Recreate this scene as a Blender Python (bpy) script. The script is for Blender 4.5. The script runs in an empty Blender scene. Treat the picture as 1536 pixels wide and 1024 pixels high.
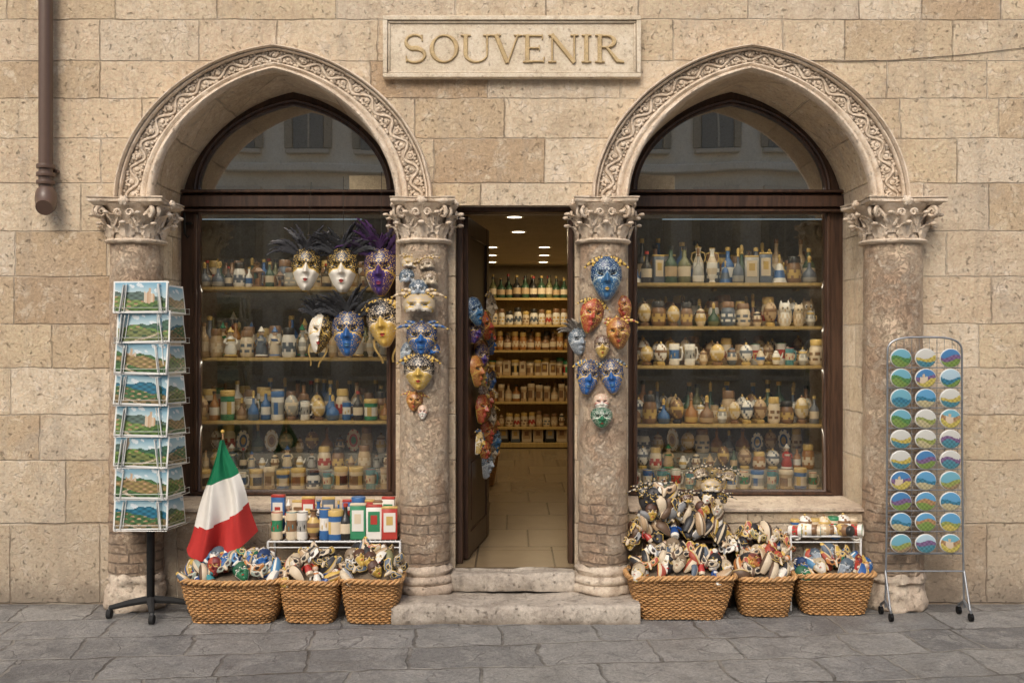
import bpy, bmesh, math, random
from mathutils import Vector, Matrix, Euler, noise
R=random.Random(11)
D=6.2; S=240.0; CH=1.64
def sc(y): return S*D/(D+y)
def PX(px,y=0.0): return (px-768)/sc(y)
def PZ(py,y=0.0): return CH-(py-512)/sc(y)
rad=math.radians
scene=bpy.context.scene
scene.view_settings.view_transform='Standard'
scene.view_settings.look='None'
scene.view_settings.exposure=0
COL=scene.collection
# ------------------------------------------------------------ node helper
class N:
    def __init__(s,name):
        s.mat=bpy.data.materials.new(name); s.mat.use_nodes=True
        s.nt=s.mat.node_tree; s.nt.nodes.clear()
        s.out=s.nt.nodes.new('ShaderNodeOutputMaterial')
        s.b=s.nt.nodes.new('ShaderNodeBsdfPrincipled')
        s.nt.links.new(s.b.outputs[0],s.out.inputs[0])
    def put(s,sock,v):
        if isinstance(v,bpy.types.NodeSocket): s.nt.links.new(v,sock)
        elif v is not None:
            if hasattr(sock.default_value,'__len__') and hasattr(v,'__len__') and len(sock.default_value)==4 and len(v)==3: v=(*v,1)
            sock.default_value=v
    def node(s,t,ins={},**pr):
        n=s.nt.nodes.new(t)
        for k,v in pr.items(): setattr(n,k,v)
        for k,v in ins.items(): s.put(n.inputs[k],v)
        return n
    def m(s,op,a,b=None,c=None):
        n=s.nt.nodes.new('ShaderNodeMath'); n.operation=op
        s.put(n.inputs[0],a)
        if b is not None: s.put(n.inputs[1],b)
        if c is not None: s.put(n.inputs[2],c)
        return n.outputs[0]
    def mix(s,f,a,b,blend='MIX'):
        n=s.nt.nodes.new('ShaderNodeMix'); n.data_type='RGBA'; n.blend_type=blend
        s.put(n.inputs[0],f); s.put(n.inputs[6],a); s.put(n.inputs[7],b)
        return n.outputs[2]
    def ramp(s,f,stops):
        n=s.nt.nodes.new('ShaderNodeValToRGB'); e=n.color_ramp.elements
        while len(e)<len(stops): e.new(.5)
        for i,(p,c) in enumerate(stops):
            e[i].position=p
            e[i].color=(*c,1) if hasattr(c,'__len__') else (c,c,c,1)
        s.put(n.inputs[0],f); return n.outputs[0]
    def noise(s,vec,scale,detail=4,rough=.6,out='Fac',dist=0):
        n=s.node('ShaderNodeTexNoise',{'Scale':scale,'Detail':detail,'Roughness':rough,'Distortion':dist})
        s.put(n.inputs['Vector'],vec); return n.outputs[out]
    def smooth(s,v,a,b,c=0.0,d=1.0):
        n=s.node('ShaderNodeMapRange',{0:v,1:a,2:b,3:c,4:d},interpolation_type='SMOOTHSTEP'); return n.outputs[0]
    def coord(s,k='Object'): return s.node('ShaderNodeTexCoord').outputs[k]
    def world(s): return s.node('ShaderNodeNewGeometry').outputs['Position']
    def bump(s,h,strength=.5,dist=.01):
        n=s.node('ShaderNodeBump',{'Strength':strength,'Distance':dist}); s.put(n.inputs['Height'],h)
        s.nt.links.new(n.outputs[0],s.b.inputs['Normal'])
    def fin(s,col,rough=.8,metal=0.0):
        s.put(s.b.inputs['Base Color'],col); s.put(s.b.inputs['Roughness'],rough); s.put(s.b.inputs['Metallic'],metal)
        return s.mat
def masonry(n,u,r,rh,xs,jw,rnd=.75):
    row=n.m('FLOOR',r); f=n.m('FRACT',r)
    dz=n.m('MULTIPLY',n.m('MINIMUM',f,n.m('SUBTRACT',1.0,f)),rh)
    W=n.m('ADD',n.m('MULTIPLY',u,xs),n.m('MULTIPLY',row,37.31))
    v1=n.node('ShaderNodeTexVoronoi',{'Scale':1.0,'Randomness':rnd},voronoi_dimensions='1D'); n.put(v1.inputs['W'],W)
    v2=n.node('ShaderNodeTexVoronoi',{'Scale':1.0,'Randomness':rnd},voronoi_dimensions='1D',feature='DISTANCE_TO_EDGE'); n.put(v2.inputs['W'],W)
    dx=n.m('DIVIDE',v2.outputs['Distance'],xs)
    d=n.m('MINIMUM',dz,dx)
    mask=n.smooth(d,jw*.35,jw)
    return mask,v1.outputs['Color'],d
# ------------------------------------------------------------ materials
def mat_wall():
    n=N('ashlar_stone'); p=n.world()
    wn=n.noise(p,5,3,.6,'Color')
    off=n.node('ShaderNodeVectorMath',{0:wn,1:(.5,.5,.5)},operation='SUBTRACT').outputs[0]
    off=n.node('ShaderNodeVectorMath',{0:off,'Scale':.024},operation='SCALE').outputs[0]
    q=n.node('ShaderNodeVectorMath',{0:p,1:off},operation='ADD').outputs[0]
    sp=n.node('ShaderNodeSeparateXYZ',{0:q}); x,y,z=sp.outputs
    u=n.m('ADD',x,n.m('MULTIPLY',y,1.0))
    ys=[905,785,690,622,552,486,415,347,275,208,148,92,30]
    zs=[PZ(k) for k in ys]
    top=zs[-1]; 
    while top<6.4: top+=.27; zs.append(top)
    nr=len(zs)-1
    fc=n.node('ShaderNodeFloatCurve'); cu=fc.mapping.curves[0]
    pts=[(zs[i]/zs[-1],i/nr) for i in range(len(zs))]
    cu.points[0].location=pts[0]; cu.points[1].location=pts[-1]
    for a in pts[1:-1]: cu.points.new(*a)
    for pt in cu.points: pt.handle_type='VECTOR'
    fc.mapping.update()
    n.put(fc.inputs['Value'],n.m('DIVIDE',z,zs[-1]))
    r=n.m('MULTIPLY',fc.outputs[0],float(nr))
    mask,rc,d=masonry(n,u,r,.28,1.6,.0055,.9)
    rs=n.node('ShaderNodeSeparateColor',{0:rc}).outputs
    base=n.ramp(rs[0],[(0,(.44,.31,.19)),(.18,(.64,.49,.32)),(.36,(.76,.61,.43)),(.52,(.56,.425,.285)),(.70,(.80,.66,.48)),(.86,(.62,.50,.37)),(1,(.72,.545,.365))])
    big=n.noise(p,.8,4,.6); base=n.mix(n.smooth(big,.4,.7,0,.35),base,(.78,.61,.41))
    base=n.mix(n.smooth(big,.48,.3,0,.35),base,(.54,.43,.32))
    m1=n.noise(q,4.2,10,.74,dist=.5); base=n.mix(n.smooth(m1,.47,.66,0,.6),base,(.48,.35,.23))
    m2=n.noise(q,8,10,.75,dist=.3); base=n.mix(n.smooth(m2,.50,.68,0,.62),base,(.90,.77,.60))
    st=n.node('ShaderNodeMapping',{0:q,3:(3,3,15)}).outputs[0]
    m3=n.noise(st,2.2,9,.78,dist=.8); base=n.mix(n.smooth(m3,.51,.66,0,.45),base,(.47,.34,.225))
    fine=n.noise(q,44,9,.88); base=n.mix(.6,base,n.ramp(fine,[(.33,.24),(.67,.86)]),'OVERLAY')
    pit=n.noise(q,30,7,.78,dist=.6); pm=n.smooth(pit,.585,.655); base=n.mix(n.m('MULTIPLY',pm,.45),base,(.29,.20,.125))
    cw=n.node('ShaderNodeVectorMath',{0:wn,'Scale':.12},operation='SCALE').outputs[0]
    cq=n.node('ShaderNodeVectorMath',{0:p,1:cw},operation='ADD').outputs[0]
    ck=n.node('ShaderNodeTexVoronoi',{'Scale':14.0,'Vector':cq},feature='DISTANCE_TO_EDGE').outputs['Distance']
    ckm=n.m('MULTIPLY',n.smooth(ck,.05,.0),n.smooth(m2,.45,.62))
    base=n.mix(n.m('MULTIPLY',ckm,.25),base,(.34,.23,.15))
    stz=n.node('ShaderNodeMapping',{0:p,3:(5,5,.5)}).outputs[0]
    sk=n.noise(stz,1.6,5,.65)
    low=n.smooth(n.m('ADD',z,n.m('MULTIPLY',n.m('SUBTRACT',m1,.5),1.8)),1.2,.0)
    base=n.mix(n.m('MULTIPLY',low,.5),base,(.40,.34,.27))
    base=n.mix(n.smooth(sk,.50,.72,0,.5),base,(.42,.34,.255))
    gp=n.noise(p,1.9,7,.7,dist=.6); base=n.mix(n.smooth(gp,.56,.70,0,.45),base,(.44,.385,.32))
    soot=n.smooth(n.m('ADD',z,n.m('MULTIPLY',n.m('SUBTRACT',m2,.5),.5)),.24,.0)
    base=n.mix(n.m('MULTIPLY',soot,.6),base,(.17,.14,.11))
    jv=n.m('MULTIPLY',n.m('SUBTRACT',1.0,mask),n.smooth(n.noise(q,7,3,.6),.3,.65,.3,1.0))
    jcol=n.mix(n.smooth(n.noise(p,1.7,2,.5),.45,.6),(.27,.19,.125),(.80,.69,.54))
    col=n.mix(n.m('MULTIPLY',jv,.62),base,jcol)
    h=n.m('ADD',n.m('MULTIPLY',mask,.9),n.m('MULTIPLY',m1,1.2))
    h=n.m('ADD',h,n.m('MULTIPLY',n.noise(q,18,10,.8),1.3))
    h=n.m('SUBTRACT',h,n.m('MULTIPLY',pm,.7)); h=n.m('SUBTRACT',h,n.m('MULTIPLY',ckm,.25))
    h=n.m('ADD',h,n.m('MULTIPLY',rs[1],.6))
    n.bump(h,1.0,.013)
    return n.fin(col,.88)
def mat_trim(name,c1,c2,c3,crease_dark=True,bstr=.5,sc1=3.0,ds=.6):
    n=N(name); p=n.world()
    a=n.noise(p,sc1,8,.7,dist=.5); col=n.mix(n.smooth(a,.38,.62),c1,c2)
    b=n.noise(p,14,8,.75); col=n.mix(n.smooth(b,.5,.66,0,.7),col,c3)
    f=n.noise(p,60,6,.85); col=n.mix(.55,col,n.ramp(f,[(.3,.25),(.7,.84)]),'OVERLAY')
    pit=n.smooth(n.noise(p,38,5,.7),.59,.67); col=n.mix(n.m('MULTIPLY',pit,.45),col,(.24,.175,.115))
    if crease_dark:
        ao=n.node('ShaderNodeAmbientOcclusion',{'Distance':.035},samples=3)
        col=n.mix(n.smooth(ao.outputs['AO'],.85,.3,0,ds),col,(.24,.175,.12))  # darker in the creases and recesses of the shape
    h=n.m('ADD',n.m('MULTIPLY',b,1.0),n.m('MULTIPLY',f,.5)); h=n.m('SUBTRACT',h,n.m('MULTIPLY',pit,.8))
    n.bump(h,bstr,.008)
    return n.fin(col,.85)
def mat_column(name='weathered_marble',k=1.0):
    n=N(name); p=n.world()
    sp=n.node('ShaderNodeSeparateXYZ',{0:p}).outputs
    a=n.noise(p,3,8,.65,dist=.6); col=n.mix(n.smooth(a,.40,.60),(.50,.345,.23),(.68,.52,.365))
    b=n.noise(p,9,10,.78,dist=1.0); bm=n.smooth(b,.50,.58); col=n.mix(n.m('MULTIPLY',bm,.55),col,(.80,.68,.53))
    c=n.noise(p,14,9,.8,dist=1.2); cm=n.smooth(c,.545,.62); col=n.mix(n.m('MULTIPLY',cm,.6),col,(.37,.245,.16))
    vein=n.noise(p,17,7,.8,dist=2.2); vm=n.smooth(n.m('ABSOLUTE',n.m('SUBTRACT',vein,.5)),.025,.0); col=n.mix(n.m('MULTIPLY',vm,.4),col,(.32,.21,.14))
    f=n.noise(p,65,7,.88); col=n.mix(.55,col,n.ramp(f,[(.32,.23),(.68,.85)]),'OVERLAY')
    pit=n.smooth(n.noise(p,33,6,.75),.59,.66); col=n.mix(n.m('MULTIPLY',pit,.45),col,(.26,.17,.11))
    r=n.m('MULTIPLY',n.m('ADD',sp[2],n.m('MULTIPLY',n.m('SUBTRACT',a,.5),.07)),17.0)
    mk,rc,d=masonry(n,n.m('ADD',sp[0],n.m('MULTIPLY',sp[1],.5)),r,.058,7.0,.008)
    rcs=n.node('ShaderNodeSeparateColor',{0:rc}).outputs
    gate=n.smooth(n.noise(p,7,3,.6),.36,.50)
    lowm=n.m('MULTIPLY',n.smooth(n.m('ADD',sp[2],n.m('MULTIPLY',n.m('SUBTRACT',a,.5),.7)),.76,.62),gate)
    bc=n.ramp(rcs[0],[(0,(.42,.26,.16)),(.5,(.56,.38,.25)),(1,(.38,.27,.185))])
    col=n.mix(n.m('MULTIPLY',lowm,.55),col,bc)
    j=n.m('MULTIPLY',lowm,n.m('SUBTRACT',1.0,mk))
    col=n.mix(n.m('MULTIPLY',j,.75),col,(.25,.185,.13))
    col=n.mix(n.m('MULTIPLY',n.smooth(sp[2],.9,.1),.25),col,(.30,.24,.18))
    h=n.m('ADD',n.m('MULTIPLY',bm,.5),n.m('MULTIPLY',f,.5)); h=n.m('SUBTRACT',h,n.m('MULTIPLY',cm,.8)); h=n.m('SUBTRACT',h,n.m('MULTIPLY',j,1.8)); h=n.m('SUBTRACT',h,n.m('MULTIPLY',vm,.5)); h=n.m('SUBTRACT',h,n.m('MULTIPLY',pit,.8))
    n.bump(h,.9,.009)
    return n.fin(col,.68)
def mat_ground():
    n=N('paving_stone'); p=n.world()
    wn=n.noise(p,2.0,4,.6,'Color')
    off=n.node('ShaderNodeVectorMath',{0:wn,1:(.5,.5,.5)},operation='SUBTRACT').outputs[0]
    off=n.node('ShaderNodeVectorMath',{0:off,'Scale':.16},operation='SCALE').outputs[0]
    q=n.node('ShaderNodeVectorMath',{0:p,1:off},operation='ADD').outputs[0]
    q=n.node('ShaderNodeMapping',{0:q,2:(0,0,rad(-6))}).outputs[0]
    sp=n.node('ShaderNodeSeparateXYZ',{0:q}).outputs
    r=n.m('MULTIPLY',n.m('ADD',sp[1],50.07),2.7)
    mask,rc,d=masonry(n,sp[0],r,.37,1.9,.012,.98)
    rs=n.node('ShaderNodeSeparateColor',{0:rc}).outputs
    col=n.ramp(rs[0],[(0,(.19,.19,.19)),(.25,(.27,.268,.262)),(.5,(.37,.36,.34)),(.75,(.28,.28,.28)),(1,(.43,.415,.385))])
    a=n.noise(q,3.6,10,.76,dist=.6); col=n.mix(n.smooth(a,.44,.62,0,.6),col,(.50,.48,.445))
    b=n.noise(q,10,10,.82); col=n.mix(n.smooth(b,.48,.64,0,.7),col,(.17,.168,.165))
    st=n.noise(p,1.4,6,.7); col=n.mix(n.smooth(st,.5,.68,0,.45),col,(.23,.215,.195))
    f=n.noise(q,60,7,.88); col=n.mix(.8,col,n.ramp(f,[(.32,.18),(.68,.88)]),'OVERLAY')
    cr=n.node('ShaderNodeTexVoronoi',{'Scale':3.4,'Vector':q},feature='DISTANCE_TO_EDGE').outputs['Distance']
    crm=n.m('MULTIPLY',n.smooth(cr,.014,.0),n.smooth(a,.46,.56))
    jt=n.m('SUBTRACT',1.0,mask)
    jc=n.mix(n.smooth(n.noise(p,3,3,.6),.4,.6),(.13,.12,.105),(.42,.39,.34))
    jg=n.smooth(n.noise(p,5,4,.6),.35,.6,.35,.9)
    col=n.mix(n.m('MULTIPLY',jt,jg),col,jc)
    col=n.mix(n.m('MULTIPLY',crm,.6),col,(.09,.085,.08))
    wsp=n.node('ShaderNodeSeparateXYZ',{0:p}).outputs
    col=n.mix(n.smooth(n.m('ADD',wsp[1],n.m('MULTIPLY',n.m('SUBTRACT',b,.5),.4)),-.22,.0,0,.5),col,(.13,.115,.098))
    h=n.m('ADD',n.m('MULTIPLY',mask,1.0),n.m('ADD',n.m('MULTIPLY',a,2.6),n.m('MULTIPLY',b,1.7)))
    h=n.m('ADD',h,n.m('MULTIPLY',rs[1],.7)); h=n.m('SUBTRACT',h,n.m('MULTIPLY',crm,.5)); h=n.m('ADD',h,n.m('MULTIPLY',f,.4))
    n.bump(h,1.0,.016)
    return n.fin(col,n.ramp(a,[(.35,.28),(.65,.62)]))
def mat_attr(name,rough,metal=0,var=.25,coat=0,bmp=0.0):
    n=N(name); a=n.node('ShaderNodeAttribute',attribute_name='Col').outputs['Color']
    f=n.noise(n.coord(),28,5,.7); col=n.mix(var,a,n.ramp(f,[(.3,.25),(.7,.75)]),'OVERLAY')
    if bmp: n.bump(n.noise(n.coord(),60,5,.7),bmp,.004)
    if coat: n.b.inputs['Coat Weight'].default_value=coat
    return n.fin(col,rough,metal)
def mat_wood(name,c1,c2,rough=.45):
    n=N(name); p=n.world()
    q=n.node('ShaderNodeMapping',{0:p,3:(14,14,1.2)}).outputs[0]
    a=n.noise(q,3,6,.65,dist=.5); col=n.mix(n.smooth(a,.3,.7),c1,c2); n.bump(a,.25,.003)
    return n.fin(col,rough)
def mat_glass(name='window_glass',base=.10,mul=2.0,tint=(.95,.97,.95,1),bs=.08):
    m=bpy.data.materials.new(name); m.use_nodes=True; nt=m.node_tree; nt.nodes.clear()
    o=nt.nodes.new('ShaderNodeOutputMaterial'); mx=nt.nodes.new('ShaderNodeMixShader')
    t=nt.nodes.new('ShaderNodeBsdfTransparent'); t.inputs[0].default_value=tint
    g=nt.nodes.new('ShaderNodeBsdfGlossy'); g.inputs['Roughness'].default_value=.01; g.inputs['Color'].default_value=(1,.96,.88,1)
    fr=nt.nodes.new('ShaderNodeFresnel'); fr.inputs[0].default_value=1.5
    mm=nt.nodes.new('ShaderNodeMath'); mm.operation='MULTIPLY_ADD'; mm.inputs[1].default_value=mul; mm.inputs[2].default_value=base
    nz=nt.nodes.new('ShaderNodeTexNoise'); nz.inputs['Scale'].default_value=1.2; nz.inputs['Detail'].default_value=1
    bp=nt.nodes.new('ShaderNodeBump'); bp.inputs['Strength'].default_value=bs; bp.inputs['Distance'].default_value=.01
    tc=nt.nodes.new('ShaderNodeNewGeometry'); nt.links.new(tc.outputs['Position'],nz.inputs['Vector'])
    nt.links.new(nz.outputs['Fac'],bp.inputs['Height']); nt.links.new(bp.outputs[0],g.inputs['Normal'])
    nt.links.new(fr.outputs[0],mm.inputs[0]); nt.links.new(mm.outputs[0],mx.inputs[0])
    nt.links.new(t.outputs[0],mx.inputs[1]); nt.links.new(g.outputs[0],mx.inputs[2]); nt.links.new(mx.outputs[0],o.inputs[0])
    return m
def mat_emit(name,c,s):
    n=N(name); n.b.inputs['Emission Color'].default_value=(*c,1); n.b.inputs['Emission Strength'].default_value=s
    return n.fin((.8,.8,.8),.5)
WALL=mat_wall()
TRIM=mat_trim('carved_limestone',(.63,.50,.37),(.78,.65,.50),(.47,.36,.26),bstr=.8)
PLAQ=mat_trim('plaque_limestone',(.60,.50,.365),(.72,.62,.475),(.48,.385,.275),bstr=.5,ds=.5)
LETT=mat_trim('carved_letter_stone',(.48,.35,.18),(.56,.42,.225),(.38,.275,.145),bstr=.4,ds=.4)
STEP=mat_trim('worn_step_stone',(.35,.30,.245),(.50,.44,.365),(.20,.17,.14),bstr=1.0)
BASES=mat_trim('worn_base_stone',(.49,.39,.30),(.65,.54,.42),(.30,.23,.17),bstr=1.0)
COLM=mat_column(); GRND=mat_ground()
PAINT=mat_attr('painted_ceramic',.38,0,.12,.15)
LACQ=mat_attr('painted_papier_mache',.5,0,.08,.0)
MATTE=mat_attr('matte_paint',.85,0,.3)
METAL=mat_attr('brushed_metal',.4,.8,.3)
GOLDM=mat_attr('gilded_paint',.35,.6,.3)
WICK=mat_attr('woven_wicker',.5,0,.5,bmp=.4)
PRINT=mat_attr('glossy_print',.3,0,.05)
CLOTH=mat_attr('woven_cloth',.85,0,.12)
DWOOD=mat_wood('dark_walnut',(.030,.015,.010),(.085,.043,.025),.35)
SWOOD=mat_wood('shelf_pine',(.46,.31,.10),(.60,.42,.15),.5)
PLAST=mat_trim('interior_plaster',(.38,.31,.20),(.43,.35,.235),(.34,.27,.17),crease_dark=False,bstr=.1)
DARKP=mat_trim('grey_back_panel',(.25,.24,.20),(.34,.325,.275),(.20,.19,.16),crease_dark=False,bstr=.1,sc1=1.5)
UPP=mat_trim('pale_lunette_backing',(.58,.53,.44),(.66,.61,.52),(.50,.46,.38),crease_dark=False,bstr=.1,sc1=1.0)  # pale backing behind the arched glass, its tone standing in for reflections
FACE2=mat_trim('opposite_plaster',(.82,.71,.54),(.88,.79,.64),(.70,.60,.45),crease_dark=False,bstr=.3,sc1=.8)
def mat_floor():
    n=N('interior_tile'); p=n.world(); sp=n.node('ShaderNodeSeparateXYZ',{0:p}).outputs
    r=n.m('MULTIPLY',n.m('ADD',sp[1],10.0),1.6); mask,rc,d=masonry(n,sp[0],r,.6,2.0,.010,0.0)
    rs=n.node('ShaderNodeSeparateColor',{0:rc}).outputs
    a=n.noise(p,5,6,.7); col=n.mix(a,(.17,.12,.07),(.28,.205,.12)); col=n.mix(n.m('MULTIPLY',rs[0],.35),col,(.34,.26,.16)); col=n.mix(n.m('MULTIPLY',n.m('SUBTRACT',1.0,mask),.8),col,(.07,.05,.03))
    return n.fin(col,.26)
FLOORM=mat_floor(); GLASS=mat_glass('window_glass',.08,1.8); GLASSU=mat_glass('lunette_glass',.40,2.0,(.9,.9,.86,1),.14)
LAMP=mat_emit('lit_lamp',(1,.84,.6),9)
# ------------------------------------------------------------ mesh builder
class MB:
    def __init__(s): s.v=[];s.f=[];s.m=[];s.c=[];s.s=[]
    def add(s,vs,fs,col=(.8,.8,.8),mat=0,smooth=True,M=None,vcol=None):
        o=len(s.v)
        s.v+= [tuple(M@Vector(v)) for v in vs] if M is not None else [tuple(v) for v in vs]
        for i,f in enumerate(fs):
            s.f.append(tuple(o+k for k in f)); s.m.append(mat); s.s.append(smooth)
            if vcol: s.c.append([vcol[k] for k in f])
            elif isinstance(col,list): s.c.append([col[i]]*len(f))
            else: s.c.append([col]*len(f))
        return s
    def box(s,c,d,b=0.0,col=(.8,.8,.8),mat=0,M=None):
        cx,cy,cz=c; h=[d[0]/2,d[1]/2,d[2]/2]
        if b<=0:
            vs=[(cx+i*h[0],cy+j*h[1],cz+k*h[2]) for i in(-1,1) for j in(-1,1) for k in(-1,1)]
            return s.add(vs,[(0,1,3,2),(4,6,7,5),(0,4,5,1),(2,3,7,6),(0,2,6,4),(1,5,7,3)],col,mat,False,M)
        b=min(b,min(h)*.9); vs=[];idx={}
        for i in(-1,1):
            for j in(-1,1):
                for k in(-1,1):
                    for a in range(3):
                        e=[h[0]-b,h[1]-b,h[2]-b]; e[a]=h[a]
                        idx[(i,j,k,a)]=len(vs); vs.append((cx+i*e[0],cy+j*e[1],cz+k*e[2]))
        fs=[]
        for a in range(3):
            o=[q for q in range(3) if q!=a]
            for sg in(-1,1):
                f=[]
                for p,q in((-1,-1),(1,-1),(1,1),(-1,1)):
                    t=[0,0,0]; t[a]=sg; t[o[0]]=p; t[o[1]]=q; f.append(idx[(*t,a)])
                fs.append(tuple(f))
            for p in(-1,1):
                for q in(-1,1):
                    t=[0,0,0]; t[o[0]]=p; t[o[1]]=q
                    t0=list(t);t0[a]=-1;t1=list(t);t1[a]=1
                    fs.append((idx[(*t0,o[0])],idx[(*t1,o[0])],idx[(*t1,o[1])],idx[(*t0,o[1])]))
        for i in(-1,1):
            for j in(-1,1):
                for k in(-1,1): fs.append(tuple(idx[(i,j,k,a)] for a in range(3)))
        return s.add(vs,fs,col,mat,False,M)
    def lathe(s,prof,n=16,col=(.8,.8,.8),mat=0,M=None,sx=1,sy=1,H=1):
        vs=[];fs=[];cl=[]
        for r,z in prof:
            for j in range(n):
                a=2*math.pi*j/n; vs.append((r*H*math.cos(a)*sx,r*H*math.sin(a)*sy,z*H))
        for k in range(len(prof)-1):
            for j in range(n):
                j2=(j+1)%n; fs.append((k*n+j,k*n+j2,(k+1)*n+j2,(k+1)*n+j))
                cl.append(col(k,j) if callable(col) else (col[k] if isinstance(col,list) else col))
        return s.add(vs,fs,cl,mat,True,M)
    def tube(s,path,r,n=6,closed=False,col=(.8,.8,.8),mat=0,M=None,caps=True):
        P=[Vector(p) for p in path]; L=len(P); vs=[];fs=[]
        up=Vector((0,0,1)); prev=None
        for i,p in enumerate(P):
            a=P[(i-1)%L] if closed or i>0 else P[i]; b=P[(i+1)%L] if closed or i<L-1 else P[i]
            t=(b-a); t=t.normalized() if t.length>1e-9 else Vector((0,0,1))
            if prev is None:
                x=t.cross(up if abs(t.z)<.9 else Vector((1,0,0))).normalized()
            else:
                x=(prev-t*prev.dot(t)); x=x.normalized() if x.length>1e-6 else t.orthogonal().normalized()
            prev=x; y=t.cross(x); rr=r[i] if isinstance(r,(list,tuple)) else r
            for j in range(n):
                g=2*math.pi*j/n; vs.append(p+(x*math.cos(g)+y*math.sin(g))*rr)
        cl=[]
        for i in range(L if closed else L-1):
            i2=(i+1)%L
            for j in range(n):
                j2=(j+1)%n; fs.append((i*n+j,i*n+j2,i2*n+j2,i2*n+j)); cl.append(col(i,j) if callable(col) else col)
        if caps and not closed:
            fs.append(tuple(range(n))); fs.append(tuple((L-1)*n+j for j in range(n))); cl+=[cl[0],cl[-1]]
        return s.add(vs,fs,cl,mat,True,M)
    def grid(s,fn,nu,nv,colf=None,col=(.8,.8,.8),mat=0,M=None,smooth=True,keep=None,fcol=None):
        vs=[];vc=[];fs=[]
        for j in range(nv+1):
            for i in range(nu+1):
                u=i/nu;v=j/nv; vs.append(fn(u,v))
                if colf: vc.append(colf(u,v))
        fc=[]
        for j in range(nv):
            for i in range(nu):
                u=(i+.5)/nu;v=(j+.5)/nv
                if keep and not keep(u,v): continue
                a=j*(nu+1)+i; fs.append((a,a+1,a+nu+2,a+nu+1))
                if fcol: fc.append(fcol(u,v))
        return s.add(vs,fs,fc if fcol else col,mat,smooth,M,vcol=vc if colf else None)
    def sphere(s,c,r,n=12,col=(.8,.8,.8),mat=0,sx=1,sy=1,sz=1):
        m=max(5,n//2+1)
        pr=[(max(1e-4,math.sin(math.pi*k/m)),-math.cos(math.pi*k/m)) for k in range(m+1)]
        return s.lathe(pr,n,col,mat,Matrix.Translation(c)@Matrix.Diagonal((r*sx,r*sy,r*sz,1)))
    def take(s,me,M):
        o=len(s.v); s.v+=[tuple(M@v.co) for v in me.vertices]; ca=me.color_attributes['Col'].data
        for p in me.polygons:
            s.f.append(tuple(o+k for k in p.vertices)); s.m.append(0); s.s.append(True)
            s.c.append([tuple(ca[l].color[:3]) for l in p.loop_indices])
    def mesh(s,name,mats,sharp=38,rough=0.0,rsc=9.0):
        me=bpy.data.meshes.new(name); me.from_pydata(s.v,[],s.f)
        for m in mats: me.materials.append(m)
        me.polygons.foreach_set('material_index',s.m); me.polygons.foreach_set('use_smooth',s.s)
        ca=me.color_attributes.new('Col','FLOAT_COLOR','CORNER')
        fl=[]
        for c in s.c:
            for k in c: fl+= [k[0],k[1],k[2],1.0]
        ca.data.foreach_set('color',fl)
        bm=bmesh.new(); bm.from_mesh(me); bmesh.ops.recalc_face_normals(bm,faces=bm.faces); bm.to_mesh(me); bm.free()
        if rough:
            ofs=random.Random(len(s.v)+s.v[0][0]).uniform(0,50)
            ns=[v.normal.copy() for v in me.vertices]
            for v,nn in zip(me.vertices,ns):
                q=v.co*rsc+Vector((ofs,0,0)); v.co+=nn*(noise.noise(q)+.5*noise.noise(q*2.7))*rough
        me.set_sharp_from_angle(angle=rad(sharp)); me.update()
        return me
def O(name,mesh=None,parent=None,loc=(0,0,0),rot=(0,0,0),scale=1.0,label=None,cat=None,group=None,kind=None):
    if isinstance(mesh,tuple): mesh=mesh[0].mesh(name,mesh[1])
    o=bpy.data.objects.new(name,mesh); COL.objects.link(o)
    o.location=loc; o.rotation_euler=rot
    o.scale=(scale,)*3 if not hasattr(scale,'__len__') else scale
    if parent: o.parent=parent
    if label: o['label']=label
    if cat: o['category']=cat
    if group: o['group']=group
    if kind: o['kind']=kind
    return o
def fill2d(name,outer,holes,y0,y1,mat,bevel=0.0):
    cu=bpy.data.curves.new(name,'CURVE'); cu.dimensions='2D'; cu.fill_mode='BOTH'
    cu.extrude=abs(y1-y0)/2-bevel; cu.bevel_depth=bevel; cu.bevel_resolution=1
    if bevel: cu.offset=-bevel
    for pts in [outer]+holes:
        sp=cu.splines.new('POLY'); sp.points.add(len(pts)-1); sp.use_cyclic_u=True
        for i,p in enumerate(pts): sp.points[i].co=(p[0],p[1],0,1)
    ob=bpy.data.objects.new(name,cu); COL.objects.link(ob)
    dg=bpy.context.evaluated_depsgraph_get(); me=bpy.data.meshes.new_from_object(ob.evaluated_get(dg))
    bpy.data.objects.remove(ob); ym=(y0+y1)/2
    for v in me.vertices: v.co=(v.co.x,ym-v.co.z,v.co.y)
    bm=bmesh.new(); bm.from_mesh(me); bmesh.ops.recalc_face_normals(bm,faces=bm.faces); bm.to_mesh(me); bm.free()
    me.materials.clear(); me.materials.append(mat); me.name=name
    return me
# ------------------------------------------------------------ setting
Z0=2.512; AI=(.754,.81,.19); AO=(.985,.965,.12); WX=1.48
SILL=.577; DL,DR,DT=-.354,.392,2.49
FLZ=.23
def arch(a,h,k,t):
    return (a*math.cos(t), h*((1-k)*math.sin(t)+k*(1-abs(math.cos(t)))))
def hole(cx,grow=0.0,zb=SILL,n=56):
    a,h,k=AI; pts=[(cx-a-grow,zb-grow),(cx+a+grow,zb-grow)]
    for i in range(n+1):
        x,z=arch(a+grow,h+grow,k,math.pi*i/n); pts.append((cx+x,Z0+z))
    return pts
g=MB(); g.add([(-60,-60,0),(60,-60,0),(60,60,0),(-60,60,0)],[(0,1,2,3)],smooth=False)
O('ground',(g,[GRND]),kind='structure',label='worn grey stone paving slabs of the street',cat='ground')
outer=[(-8,0),(DL,0),(DL,DT),(DR,DT),(DR,0),(8,0),(8,7),(-8,7)]
wall=fill2d('stone_facade',outer,[hole(-WX),hole(WX)],0,.5,WALL)
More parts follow.
